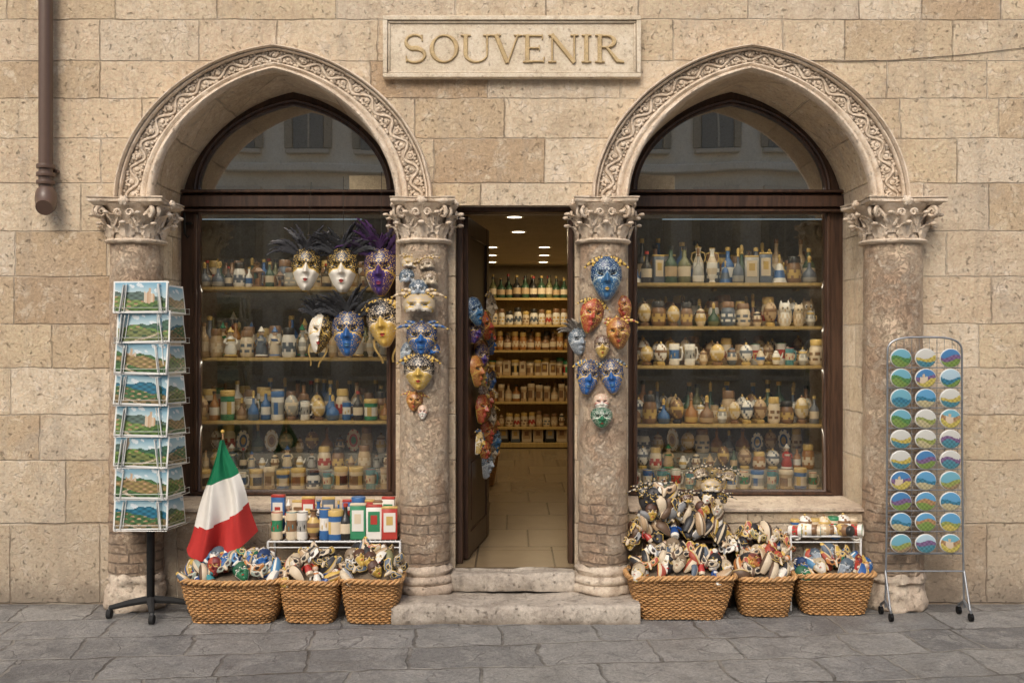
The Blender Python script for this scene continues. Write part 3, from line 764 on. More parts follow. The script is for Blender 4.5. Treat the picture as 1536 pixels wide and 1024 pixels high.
def horn_mesh(c1,c2,k_=1.0,nh=5):
    hn=MB()
    for k in range(nh):
        a=rad(-70+140*k/(nh-1)); b0=Vector((math.sin(a)*.07,-.02,.09+.03*math.cos(a))); dd=Vector((math.sin(a),0,math.cos(a)*.8))
        pth=[b0+dd*.1*k_*f+Vector((0,-.01*f,-.05*f*f)) for f in(0,.2,.4,.6,.8,1)]
        hn.tube(pth,[.02,.019,.016,.012,.008,.003],7,col=lambda i,j:(c1 if i%2 else c2)); hn.sphere(pth[-1],.008,8,col=GO)
    for q in range(9):
        a=rad(-80+20*q); hn.sphere((math.sin(a)*.085,-.035,.075+.045*math.cos(a)),.008,6,col=GO)
    return hn.mesh('jester_horns',[PAINT],60)
HORN=[horn_mesh(CR,(.35,.25,.14)),horn_mesh((.02,.09,.28),(.2,.22,.24)),horn_mesh((.30,.06,.03),GO),horn_mesh(GO,(.10,.06,.03),.7,7),horn_mesh((.03,.12,.28),GO,.7,7),horn_mesh((.50,.42,.30),BK,1.7,5),horn_mesh((.16,.20,.24),BK,.6,7)]
def put_mask(sty,px,py,y,wpx,group,label,rot=(0,0,0),fe=None,ribbon=False,cordl=None,hs=1.0,half=False,horn=None):
    s=wpx/sc(y)/.19
    o=O('venetian_mask',HALF[sty] if half else MK[sty],None,(PX(px,y),y,PZ(py,y)),rot,(s,s,s*hs),label,'mask',group)
    if fe is not None: O('feathers',FE[fe],o)
    if ribbon: O('ribbon',RIB,o)
    if horn is not None: O('jester_horns',HORN[horn],o)
    if cordl: O('cord',CORD,o,(0,.004,0),(0,0,0),(1,1,cordl))
    return o
HALF={s_:mask_mesh(s_,22,28,True,.19,.24) for s_ in('white','blackgold','black','cream','amber','blue','red','gold','silver','ivory')}
gw='masks hanging in front of the shop window'
yw=.38
put_mask('white',460,405,yw,44,gw,'white mask with gold trim and grey feather plume',(0,.05,.12),0,cordl=1.5)
put_mask('white',515,406,yw,47,gw,'white mask with black feathers and red lips',(0,0,.0),1,cordl=1.5)
put_mask('purple',572,408,yw,50,gw,'dark purple mask with gold eyes and violet plume',(0,0,-.08),2,cordl=1.5)
put_mask('blackgold',481,500,yw,36,gw,'narrow black, gold and white mask with ribbons',(.0,.18,.1),1,ribbon=True,hs=1.15)
put_mask('blue',523,500,yw-.02,48,gw,'vivid blue and gold mask with dark feather plume',(0,0,0),1)
put_mask('gold',576,485,yw-.03,49,gw,'black and gold mask tied with yellow ribbons',(0,-.12,-.1),None,ribbon=True,horn=3)
gc='masks hung on the marble column'
HF=dict(half=True)
for sty,px,py,w,lab,rt,kw in [('ivory',614,398,26,'small cream half mask with beaded edge',(0,.2,.35),dict(half=True,horn=0,hs=.8)),('cream',642,400,26,'small ivory half mask on weathered column',(0,-.2,-.3),dict(half=True,horn=0,hs=.8)),('silver',612,420,28,'grey half mask overlapping its neighbour',(0,.1,.2),HF),('cream',645,423,28,'tan half mask on column',(0,-.1,-.2),HF),('silver',628,438,30,'grey half mask in a layered cluster',(0,0,0),HF),('ivory',629,462,48,'wide cream jester half mask with gilded horns',(0,0,0),dict(horn=0,hs=.8,half=True)),
  ('blue',633,508,46,'dark blue mask with horned crest on column',(0,0,0),dict(horn=1,hs=.78)),('silver',612,530,26,'small blue-grey mask on column',(0,.4,.3),{}),('blue',651,528,24,'small navy half mask on column',(0,-.4,-.3),HF),('gold',629,558,46,'golden mask with pointed crest on column',(0,0,0),dict(horn=3,hs=.8)),('copper',622,602,25,'small copper jester mask on column',(0,.1,0),dict(horn=2,hs=.8)),('cat',634,618,15,'tiny white mask low on the column',(0,0,0),{}),
  ('teal',909,418,46,'blue mask with silver swirls and gold points',(0,0,0),dict(hs=.98,horn=3)),('red',886,474,36,'red and gold mask with dark swirls',(0,.25,.2),dict(horn=3)),('copper',928,500,36,'red-gold grinning mask with pointed crest',(0,-.1,-.2),dict(hs=.9,horn=2)),('red',936,462,26,'small dark red mask on column',(0,-.3,-.4),{}),
  ('silver',868,512,36,'silver lion mask with curled mane',(0,0,.3),dict(fe=3,hs=.8)),('amber',903,520,24,'amber mask tucked between other masks',(0,0,0),{}),('blue',881,566,36,'blue and gold mask on column',(0,.15,.15),dict(horn=4)),('blue',918,564,36,'navy mask with gold stripes on column',(0,-.1,-.15),dict(horn=6)),('cat',902,604,24,'white cat mask with red trim',(0,0,0),dict(hs=.8)),('green',902,626,33,'green mask with white and red scrolls',(0,0,0),dict(hs=.65))]:
    xo=abs(px-(638 if px<768 else 903))/sc(0)
    yy=-.06-math.sqrt(max(0,.152**2-min(xo,.15)**2))-.005-(.022 if py in(462,500,520,626,438,558) else 0)
    put_mask(sty,px,py,yy,w,gc,lab,rt,**kw)
r2=random.Random(5)
for i in range(26):
    f=r2.uniform(.1,.95); z=PZ(455,0)+(PZ(705,.3)-PZ(455,0))*(i/25)
    sty=r2.choice(['copper','silver','red','blue','amber','cream','bluegold','teal','black','purple'])
    bx=hinge+Vector((math.cos(LA),math.sin(LA),0))*LW*f
    s=r2.uniform(.5,.75)
    o=O('venetian_mask',MK[sty],None,(bx.x+.03+r2.uniform(0,.03),bx.y-.02,z),(0,r2.uniform(-.4,.4),rad(r2.uniform(35,75))),s,sty+' painted mask hung on the open door leaf','mask','masks hung on the open door')
    if i%3==0: O('jester_horns',HORN[i%5],o)
# ------------------------------------------------------------ small goods library
PAL={'cream':(.70,.58,.41),'dark green':(.04,.085,.045),'amber':(.36,.16,.045),'gold':(.60,.41,.13),'blue':(.045,.14,.34),'white':(.80,.76,.68),'brown':(.23,.125,.06),'red':(.45,.05,.035),'black':(.026,.024,.021),'teal':(.08,.25,.27),'grey':(.38,.365,.325),'tan':(.52,.37,.21),'olive':(.16,.16,.065),'green':(.04,.24,.11),'slate':(.11,.135,.17)}
def item(kind,a,b,c,sd):
    r=random.Random(sd); A,B,C=PAL[a],PAL[b],PAL[c]; m=MB(); n=18
    if kind=='bottle':
        m.lathe([(.001,0),(.16,0),(.175,.03),(.175,.18),(.175,.45),(.17,.52),(.11,.63),(.055,.70),(.05,.90),(.065,.905),(.065,1),(.001,1)],n,[A,A,A,B,A,A,A,A,C,C,C],H=.24)
    elif kind=='decanter':
        m.lathe([(.001,0),(.20,0),(.24,.04),(.26,.2),(.22,.36),(.11,.48),(.06,.55),(.055,.72),(.08,.74),(.05,.77),(.07,.84),(.06,.93),(.001,.97)],n,[A,A,B,A,A,A,A,C,C,C,C,C],H=.22)
    elif kind=='jar':
        pr=[(.001,0),(.30,0),(.36,.08),(.37,.18),(.37,.28),(.37,.38),(.37,.5),(.34,.66),(.28,.74),(.28,.76),(.31,.77),(.31,.93),(.27,1),(.001,1)]
        m.lathe(pr,n,lambda k,j:(C if k>8 else (B if (k in(3,5) and (j+k)%3) or k==4 and sd%2 else A)),H=.15)
    elif kind=='mug':
        m.lathe([(.001,0),(.36,0),(.39,.05),(.38,.3),(.38,.7),(.39,.97),(.375,1),(.35,.97),(.34,.1),(.001,.08)],n,[A,A,A,B,A,C,A,A,A],H=.125)
        m.tube([(.38*.125,0,.1),(.56*.125,0,.1),(.64*.125,0,.07),(.55*.125,0,.035),(.38*.125,0,.03)],.008,6,col=A)
        for q in range(5): m.sphere((math.cos(-1.2-q*.35)*.048,math.sin(-1.2-q*.35)*.048,.06+.012*math.sin(q*2)),.011,6,col=[C,B][q%2],sx=.5,sy=.5)
    elif kind=='vase':
        m.lathe([(.001,0),(.13,0),(.15,.03),(.11,.08),(.2,.25),(.24,.42),(.22,.58),(.11,.76),(.08,.86),(.13,.97),(.14,1),(.10,.98),(.001,.7)],n,[A,C,A,A,B,A,B,A,A,C,A,A],H=.24)
        for sx in(-1,1): m.tube([(sx*.09*.24,0,.21),(sx*.26*.24,0,.2),(sx*.3*.24,0,.165),(sx*.21*.24,0,.135)],.005,5,col=C)
    elif kind=='pot':
        m.lathe([(.001,0),(.25,0),(.3,.05),(.43,.25),(.45,.42),(.38,.6),(.33,.66),(.37,.68),(.33,.78),(.12,.88),(.05,.9),(.09,.95),(.07,1.0),(.001,1.02)],n,lambda k,j:([A,A,A,B,A,A,C,C,A,A,C,C,C][k] if k!=4 or j%3 else B),H=.16)
        for sx in(-1,1): m.tube([(sx*.4*.16,0,.09),(sx*.55*.16,0,.095),(sx*.53*.16,0,.06),(sx*.44*.16,0,.05)],.006,5,col=C)
    elif kind=='globe':
        m.lathe([(.001,0),(.28,0),(.3,.1),(.2,.16)],n,C,H=.15)
        pr=[(max(.001,.42*math.sin(math.pi*k/10)),.56-.42*math.cos(math.pi*k/10)) for k in range(11)]
        m.lathe(pr,n,lambda k,j:(B if (k==5 or (j+k)%5==0) else A),H=.15); m.sphere((0,0,.15),.012,8,col=C)
    elif kind=='figurine':
        m.lathe([(.001,0),(.24,0),(.26,.05),(.2,.1),(.23,.2),(.17,.42),(.13,.55),(.17,.63),(.08,.72),(.05,.76)],n,[C,C,B,A,A,A,B,A,A],H=.2)
        m.sphere((0,0,.165),.022,12,col=(.55,.38,.26)); m.lathe([(.13,.86),(.14,.88),(.09,.93),(.02,1.04),(.001,1.05)],12,B,H=.2)
        for sx in(-1,1): m.tube([(sx*.03,0,.128),(sx*.045,-.008,.105),(sx*.03,-.03,.09)],[.01,.009,.007],6,col=A)
        for sx in(-1,1): m.sphere((sx*.008,-.02,.168),.003,5,col=BK)
        m.sphere((0,-.023,.162),.004,5,col=(.55,.35,.24))
    elif kind=='owl':
        m.lathe([(.001,0),(.26,0),(.36,.12),(.38,.32),(.3,.5),(.27,.55),(.34,.68),(.33,.82),(.2,.94),(.001,.97)],n,lambda k,j:(B if (k in(2,3) and (j+k)%2) else A),H=.17)
        for sx in(-1,1):
            m.sphere((sx*.021,-.048,.125),.015,10,col=B,sy=.5); m.sphere((sx*.021,-.056,.125),.007,8,col=BK); m.lathe([(.02,0),(.001,.035)],6,A,M=Matrix.Translation((sx*.035,0,.148)))
            m.sphere((sx*.06,0,.07),.03,8,col=B,sx=.35,sz=1.5)
        m.lathe([(.007,0),(.001,-.018)],6,GO,M=Matrix.Translation((0,-.06,.117)))
    elif kind=='bell':
        m.lathe([(.001,.04),(.38,.0),(.42,.02),(.34,.18),(.25,.45),(.2,.6),(.1,.68),(.05,.7),(.05,.85),(.08,.92),(.05,1),(.001,1)],n,[A,C,A,B,A,A,A,C,C,C,C],H=.2)
    elif kind=='tin':
        m.lathe([(.001,0),(.33,0),(.34,.02),(.34,.2),(.34,.40),(.34,.62),(.34,.8),(.36,.81),(.36,.98),(.34,1),(.001,1)],n,lambda k,j:([A,A,A,B,B,A,C,C,C,C][k] if not(k in(3,4) and (j+sd)%6<2) else C),H=.13)
    elif kind=='box':
        m.box((0,0,.09),(.12,.055,.18),.004,col=A); m.box((0,-.0285,.1),(.09,.003,.11),.0,col=B); m.box((0,-.0305,.11),(.05,.003,.05),.0,col=C); m.box((0,0,.183),(.123,.058,.012),.003,col=C)
    elif kind=='teapot':
        m.lathe([(.001,0),(.22,0),(.26,.06),(.4,.3),(.4,.48),(.28,.68),(.2,.72),(.24,.74),(.16,.82),(.04,.86),(.06,.93),(.001,.98)],n,[A,C,A,B,A,A,C,A,A,C,C],H=.15)
        m.tube([(.05,0,.06),(.085,0,.075),(.1,0,.11)],[.014,.01,.007],7,col=A); m.tube([(-.045,0,.1),(-.09,0,.1),(-.095,0,.06),(-.055,0,.04)],.007,6,col=C)
    elif kind=='lantern':
        m.box((0,0,.01),(.1,.1,.02),.003,col=C); m.box((0,0,.16),(.1,.1,.012),.003,col=C)
        for x in(-.04,.04):
            for y in(-.04,.04): m.box((x,y,.085),(.008,.008,.14),0,col=C)
        m.lathe([(.02,0),(.02,.07),(.001,.075)],10,A,M=Matrix.Translation((0,0,.02)))
        m.lathe([(.065,.166),(.03,.2),(.012,.21),(.012,.22),(.001,.225)],4,C); m.tube([(.02*math.cos(q*.52),0,.235+.02*math.sin(q*.52)) for q in range(12)],.003,5,True,col=C)
    elif kind=='plate':
        M=Matrix.Translation((0,.02,.085))@Matrix.Rotation(rad(78),4,'X')
        m.lathe([(.001,.006),(.03,.006),(.05,.008),(.07,.018),(.082,.022),(.083,.018),(.06,.002),(.001,0)],24,lambda k,j:[C,B,A,(B if j%3==0 else A),C,A,A,A][k%8],M=M)
        m.box((0,.03,.008),(.08,.07,.014),.003,col=PAL['brown']); m.tube([(-.03,.0,.01),(-.03,-.02,.03)],.004,5,col=PAL['brown']); m.tube([(.03,.0,.01),(.03,-.02,.03)],.004,5,col=PAL['brown'])
    me=m.mesh(kind,[PAINT],45)
    xs=[v.co.x for v in me.vertices]; zs=[v.co.z for v in me.vertices]
    return (me,max(xs)-min(xs),max(zs),kind,a,b)
LIB={}
def mk(kind,combos): LIB[kind]=[item(kind,*c.split(','),i) for i,c in enumerate(combos)]
mk('bottle',['dark green,cream,gold','black,cream,red','amber,white,black','olive,cream,black','white,blue,gold','dark green,tan,black','slate,cream,gold','tan,cream,brown','black,tan,gold','brown,cream,black','blue,white,gold'])
mk('decanter',['grey,white,brown','slate,grey,gold','amber,gold,brown','dark green,olive,gold','blue,slate,gold','brown,tan,gold'])
mk('jar',['cream,brown,gold','tan,cream,brown','white,gold,brown','amber,cream,gold','grey,cream,brown','brown,gold,black','slate,white,brown','white,slate,black','cream,slate,brown','cream,red,gold'])
mk('mug',['cream,green,red','white,blue,gold','tan,cream,brown','white,red,green','cream,brown,teal','blue,white,gold','teal,cream,red','white,grey,black'])
mk('vase',['cream,gold,brown','blue,white,gold','white,cream,gold','brown,gold,black','grey,white,tan','tan,brown,cream','slate,blue,gold'])
mk('pot',['cream,gold,brown','white,tan,gold','tan,cream,brown','grey,white,gold','brown,cream,gold','slate,cream,brown','cream,brown,black'])
mk('globe',['cream,gold,brown','gold,cream,brown','tan,brown,gold','white,brown,gold','brown,gold,black','grey,cream,brown','white,slate,gold'])
mk('figurine',['brown,cream,tan','white,gold,brown','red,white,brown','tan,green,brown','grey,black,cream','cream,blue,gold','slate,white,brown'])
mk('owl',['white,cream,gold','cream,tan,brown','tan,white,brown'])
mk('bell',['cream,gold,brown','white,blue,gold','gold,brown,gold','blue,slate,gold'])
mk('tin',['cream,red,green','white,green,gold','blue,cream,gold','cream,brown,gold','tan,brown,cream','green,white,gold','cream,black,gold','white,grey,blue'])
mk('box',['cream,brown,gold','white,green,red','green,white,cream','red,white,gold','tan,cream,brown','blue,white,red','slate,cream,gold'])
LIB['plain_box']=[item('box','cream','tan','brown',1),item('box','tan','cream','brown',2),item('box','grey','cream','gold',3),item('box','black','grey','gold',4),item('box','slate','cream','gold',5)]
mk('teapot',['cream,blue,gold','white,gold,brown','grey,tan,brown','tan,brown,gold'])
mk('lantern',['cream,cream,black','amber,gold,brown'])
mk('plate',['white,blue,gold','cream,red,green','white,tan,brown'])
WORD={'bottle':'glass bottle with paper label','decanter':'stoppered glass decanter','jar':'ceramic jar with lid','mug':'souvenir mug with painted design','vase':'two-handled vase','pot':'lidded ceramic pot','globe':'round ornament on a foot','figurine':'small painted figurine','owl':'pottery owl figure','bell':'ceramic hand bell','tin':'cylindrical tin with lid','box':'boxed souvenir','teapot':'small ceramic teapot','lantern':'small metal candle lantern','plate':'decorative plate on a stand'}
def place(it,x,y,z,s,where,group,rz=0,rot=None):
    me,w,h,kind,a,b=it
    return O(kind,me,None,(x,y,z),rot or (0,0,rz),s,f'{a} {WORD[kind]} {where}',kind.replace('_',' '),group)
def fillrow(x0,x1,y,z,kinds,hmin,hmax,where,group,seed,gap=.001,wmax=.105):
    r=random.Random(seed); x=x0; last=None
    while True:
        it=r.choice(LIB[r.choice(kinds)])
        if it is last: it=r.choice(LIB[r.choice(kinds)])
        last=it
        h=r.uniform(hmin,hmax); s=h/it[2]; sx=s
        if it[1]*s>wmax: sx=wmax*r.uniform(.75,1)/it[1]
        w=it[1]*sx
        if x+w>x1: break
        o=place(it,x+w/2,y+r.uniform(-.018,.018),z+.0006,s,where,group,r.uniform(-.5,.5)); o.scale=(sx,sx,s if s<sx*1.6 else sx*1.6); x+=w+gap+r.random()*.004
def shelf(cx,py,label='pine display shelf with golden front edge'):
    z=PZ(py,.6); m=MB(); m.box((0,0,-.008),(1.6,.5,.014),.002); m.box((0,-.2535,-.010),(1.6,.006,.020),.001)
    for x in(-.6,0,.6): m.box((x,.2,-.025),(.02,.1,.018),0)
    so=O('display_shelf',(m,[SWOOD]),None,(cx,.86,z),label=label,cat='shelf',group='shelves inside the shop windows')
    return z
def added_fill_strip(cx,z,e):  # strip and area light added to brighten the window goods
    m=MB(); m.box((0,0,0),(1.4,.012,.008),.001,col=(.35,.27,.15))
    O('added_strip',(m,[MATTE]),None,(cx,.6175,z),label='slim added strip lighting the goods on a display shelf',cat='added strip',group='added strips lighting the shop windows')
    l=bpy.data.lights.new('added_fill_light','AREA'); l.shape='RECTANGLE'; l.size=1.4; l.size_y=.02; l.energy=e; l.color=(1,.88,.70)
    lo=bpy.data.objects.new('added_fill_light',l); COL.objects.link(lo); lo.location=(cx,.618,z-.010); lo.rotation_euler=(rad(-30),0,0)
LX0,LX1=-WX-.70,-WX+.78; RX0,RX1=WX-.78,WX+.70
gl_='goods on the window shelves'
w_='on a window shelf'
sd=100
for side,rows in (('L',[(430,['bottle','jar','lantern','bottle','decanter'],.13,.23),(536,['bottle','figurine','decanter','vase','jar','bottle'],.16,.33),(631,['mug','jar','bottle','tin','globe','bottle','decanter'],.14,.28)]),
                  ('R',[(424,['vase','bell','bottle','bottle','decanter','plain_box','jar'],.18,.34),(489,['owl','pot','jar','jar','decanter','globe','mug'],.15,.24),(548,['globe','pot','globe','jar','teapot','mug'],.14,.22),(636,['globe','pot','jar','globe','decanter','mug','bottle'],.15,.29)])):
    x0,x1=(LX0,LX1) if side=='L' else (RX0,RX1); cx=-WX if side=='L' else WX
    added_fill_strip(cx,PZ(318,.6),2.4)
    for py,k,a,b in rows:
        z=shelf(cx,py); sd+=1
        added_fill_strip(cx,z-.0225,1.35)
        fillrow(x0,x1,.68,z,k,a,a+(b-a)*.5,w_,gl_,sd); sd+=1
        fillrow(x0,x1,.79,z,k,a+(b-a)*.3,a+(b-a)*.8,w_,gl_,sd+300); 
        fillrow(x0,x1,.90,z,k,a+(b-a)*.6,b,w_,gl_,sd)
        fillrow(x0,x1,1.01,z,k,a+(b-a)*.8,b*1.05,w_,gl_,sd+700)
    zb=PZ(735,.6); sd+=1
    fillrow(x0,x1,.65,zb,['mug','tin','tin','mug','jar'],.12,.155,w_,gl_,sd,.003)
    rs=MB(); rs.box((0,0,.06),(1.5,.14,.12),.004); O('display_riser',(rs,[DARKP]),None,(cx,.80,zb+.0005),label='low riser at the back of the window display',cat='display riser')
    fillrow(x0,x1,.80,zb+.1205,['pot','globe','teapot','jar','bottle','figurine'],.12,.18,w_,gl_,sd+50,.002)
    rs=MB(); rs.box((0,0,.11),(1.5,.16,.22),.004); O('display_riser',(rs,[DARKP]),None,(cx,.97,zb+.0005),label='tall riser at the back of the window display',cat='display riser')
    fillrow(x0,x1,.96,zb+.2205,['plate','globe','pot','bottle','decanter','jar'],.15,.21,w_,gl_,sd+70,.002)
# interior back shelving
bs=MB()
yb=7.05
rowsb=[(447,['bottle'],['dark green','black','olive'],.30),(487,['jar'],['cream','white'],.22),(525,['jar','bottle'],['amber','brown'],.24),(563,['tin','box'],['cream','tan'],.2),(602,['bottle','tin'],['amber','tan'],.24),(640,['jar','pot'],['cream','tan'],.2)]
for py,_,_,_ in rowsb: bs.box((0.05,yb+.05,PZ(py,yb-.1)-.015),(1.9,.4,.03),.002)
for x in(-.9,1.0): bs.box((x,yb+.05,1.3),(.03,.38,2.1),.002)
bs.box((.05,yb+.05,FLZ+.04),(1.9,.42,.06),.004)
bs.box((.05,yb+.27,1.3),(1.9,.02,2.1),.0)
O('shelving_unit',(bs,[SWOOD]),None,label='tall wooden shelving unit along the back wall',cat='shelving unit')
r=random.Random(9)
for i,(py,k,cols,h) in enumerate(rowsb):
    z=PZ(py,yb-.1)
    sel=[it for kk in k for it in LIB[kk] if it[4] in cols] or LIB[k[0]]
    for lay,yy in((0,yb-.05),(1,yb+.1)):
        if lay and i in(1,5): continue
        x=-.5
        while x<.93:
            it=r.choice(sel); hh=h*r.uniform(.8,1.05)*(1+.12*lay); s=hh/it[2]; sx=r.uniform(.085,.11)/it[1]; w=it[1]*sx
            o=place(it,x+w/2,yy,z+.001,s,'on the back shelving unit','goods on the back shelves',r.uniform(-.3,.3)); o.scale=(sx,sx,s); x+=w+.004
x=-.4
while x<.9:
    it=r.choice(LIB['plain_box']); s=r.uniform(.9,1.2); place(it,x,yb-.05,FLZ+.071,s,'at the foot of the shelving','goods on the back shelves',0); x+=it[1]*s+.02
# ------------------------------------------------------------ baskets
def basket_mesh(w,d,h,seed):
    r=random.Random(seed)
    def ring(wt,dp,N_):
        dense=[]
        for i in range(720):
            a=2*math.pi*i/720; c,s_=math.cos(a),math.sin(a)
            dense.append(Vector((wt/2*math.copysign(abs(c)**.42,c),dp/2*math.copysign(abs(s_)**.42,s_),0)))
        L=[0]
        for i in range(720): L.append(L[-1]+(dense[(i+1)%720]-dense[i]).length)
        out=[];j=0
        for k in range(N_):
            t=L[-1]*k/N_
            while L[j+1]<t: j+=1
            f=(t-L[j])/max(1e-9,L[j+1]-L[j]); out.append(dense[j].lerp(dense[(j+1)%720],f))
        return out
    ns=int(2*(w+d)/.026); ns+=ns%2; rows=int(h/.0115); m=MB()
    tp=.77
    for q in range(rows):
        f=(q+.5)/rows; sc_=tp+(1-tp)*f+.02*math.sin(math.pi*f)
        pts=ring(w*sc_,d*sc_,ns*3)
        pa=[]
        for k,p in enumerate(pts):
            n_=Vector((p.x/(w/2)**2,p.y/(d/2)**2,0)).normalized()
            o=.0058*math.cos(math.pi*k/3+math.pi*q); pa.append(p+n_*o+Vector((0,0,h*f+r.uniform(-.0012,.0012)+.003*math.sin(k*.09+q))))
        t=r.uniform(.6,1.2); m.tube(pa,.0057,5,True,col=(.48*t,.255*t,.095*t))
    cache={}
    for q in range(5):
        f=q/4; sc_=tp+(1-tp)*f+.02*math.sin(math.pi*f); cache[q]=ring(w*sc_,d*sc_,ns)
    for k in range(ns):
        m.tube([cache[q][k]+Vector((0,0,.004+h*q/4)) for q in range(5)],.004,5,col=(.28,.14,.05))
    btm=ring(w*tp*.99,d*tp*.99,40); m.add([(p.x,p.y,.006) for p in btm],[tuple(range(40))],(.2,.1,.04))
    rim=MB()
    for ph in(0,1,2):
        N_=ns*4; pts=ring(w+.012,d+.012,N_); pa=[]
        for k,p in enumerate(pts):
            n_=Vector((p.x/(w/2)**2,p.y/(d/2)**2,0)).normalized(); a=2*math.pi*k/16+ph*2*math.pi/3
            pa.append(p+n_*.010*math.cos(a)+Vector((0,0,h+.004+.010*math.sin(a)+.006*math.sin(k*.04+seed))))
        t=.85+.15*ph; rim.tube(pa,.0085,5,True,col=(.54*t,.30*t,.12*t))
    return m.mesh('basket_body',[WICK],80),rim.mesh('rim',[WICK],80)
def heap_z(a,b,hh): return hh*max(0,1-(abs(a)**2.4+abs(b)**2.4)*.8)
def basket(px,wpx,h,yc_,d,heap,seed,label,peak=0):
    yf=yc_-d/2; w=wpx/sc(yf)-.03; x=PX(px,yf)*1.0
    a,b=basket_mesh(w,d,h,seed)
    o=O('wicker_basket',a,None,(x,yc_,.004),label=label,cat='basket',group='wicker baskets along the shop front'); O('rim',b,o)
    ln=MB(); ln.grid(lambda u,v:((u-.5)*w*.9*min(1,(1-abs(2*v-1)**4*.12)),(v-.5)*d*.9,h*.84+heap_z(2*u-1,2*v-1,heap)*.75),16,12,col=(.16,.12,.08))
    O('lining',(ln,[CLOTH]),o)
    return x,w
MINI={}
for s_ in STY: MINI[s_]=mask_mesh(s_,26,36,False,.115,.160,LACQ,True)
# small eye-mask (colombina): solid, upswept wings, almond eyes
def eye_mask(c1,c2,c3):
    m=MB()
    def fn(u,v):
        a=(u-.5)*2; au=abs(a); t=v*2-1
        top=.030+.018*au**2-.010*math.exp(-(a/.15)**2); bot=-.026+.022*au**1.5+(-.014)*math.exp(-(a/.14)**2)+.012*math.exp(-((au-.25)/.1)**2)
        z=bot+(top-bot)*v; z*= (1-.55*max(0,au-.8)/.2)
        z+=.018*au**2
        x=a*.072; y=-.035*math.sqrt(max(0,1-.9*a*a))-.012*math.exp(-(a/.10)**2)*(1-v)-.006*(1-t*t)
        return (x,y,z)
    def fc(u,v):
        a=(u-.5)*2; au=abs(a)
        e=((au-.42)/.17)**2+((v-.47)/.17)**2
        if e<1: return BK
        if e<1.9: return c3
        if v<.09 or v>.91 or au>.95: return c3
        return c2 if au<.10 or (abs(v-.78-.1*math.sin(au*9))<.06) else c1
    m.grid(fn,32,16,fcol=fc)
    return m.mesh('half_mask',[LACQ],60)
def ornament(t,c1,c2,c3,seed):
    m=MB(); r=random.Random(seed); ph=r.uniform(0,1); kb=r.choice([2,2,3])
    def fc(u,v):
        b=(u*kb+ph)%1.0
        if v>.90: return c3
        if abs(b-.5)<.11: return c2
        if abs(b-.5)<.145: return c3
        return c1
    if t==0: # slipper-like shell
        def fn(u,v):
            th=2*math.pi*u; w=.036*math.sin(math.pi*(v*.80+.14))**.6*(1-.25*v)
            d=.030*math.sin(math.pi*(v*.80+.14))**.6
            y=-math.cos(th)*d
            if y>0: y*=.35
            return (math.sin(th)*w,y-.03*math.sin(math.pi*v*.9),(v-.5)*.15)
    elif t==1: # plump pointed leaf
        def fn(u,v):
            th=2*math.pi*u; w=.036*math.sin(math.pi*min(1,v*.93+.05))**.75+.001
            return (math.sin(th)*w+.012*math.sin(v*3),-math.cos(th)*w*.5-.03*math.sin(math.pi*v),(v-.5)*.165)
    else: # bulb
        def fn(u,v):
            th=2*math.pi*u; rr=.032*math.sin(math.pi*min(1,v*.93+.05))**.5*(1-.35*v)+.002
            return (math.cos(th)*rr,math.sin(th)*rr*.85-.010*math.sin(math.pi*v),(v-.5)*.13)
    m.grid(fn,28,14,fcol=fc)
    return m.mesh('ornament',[LACQ],60)
OL=(.20,.19,.09); TN_=(.45,.31,.18); DB=(.12,.07,.04); SL=(.10,.13,.17); SG=(.28,.33,.28); RB=(.36,.07,.04)
PC=[('cream',CR,DB,BK),('cream',CR,SL,GO),('ivory',WH,SI,DB),('tan',TN_,CR,DB),('slate',SL,CR,GO),('blue',(.03,.10,.30),CR,GO),('light blue',LB,WH,BL),('sage',SG,CR,DB),('olive',OL,CR,GO),('red',RB,CR,GO),('gold',GO,DB,CR),('black',(.03,.028,.028),CR,GO),('brown',DB,CR,GO),('grey',(.22,.22,.22),WH,BK),('green',(.03,.16,.09),CR,GO),('orange',(.50,.20,.06),CR,DB),('ivory and blue',WH,BL,GO),('cream and red',CR,RB,GO)]
SH={}; EM={}
for i_,(nm_,a_,b_,c_) in enumerate(PC):
    SH[i_]=[(nm_,ornament(t,a_,b_,c_,i_*4+t)) for t in range(3)]; EM[i_]=(nm_,eye_mask(a_,b_,c_))
def doll(c1,c2):
    m=MB(); m.lathe([(.001,-.07),(.022,-.07),(.027,-.05),(.025,-.02),(.017,.01),(.02,.02),(.012,.03)],12,[c2,c2,c1,c1,c2,c1]); m.sphere((0,0,.046),.02,10,col=(.58,.42,.3)); m.sphere((0,.004,.053),.0205,10,col=c2,sz=.9)
    for sx in(-1,1): m.tube([(sx*.016,0,.018),(sx*.036,-.006,0),(sx*.04,-.012,-.02)],[.008,.007,.006],6,col=c1)
    return m.mesh('doll',[PAINT],60)
DO=[('blue and white',doll(BL,WH)),('red and cream',doll(RD,CR)),('white and orange',doll(WH,OR)),('teal and brown',doll(TE,DB))]
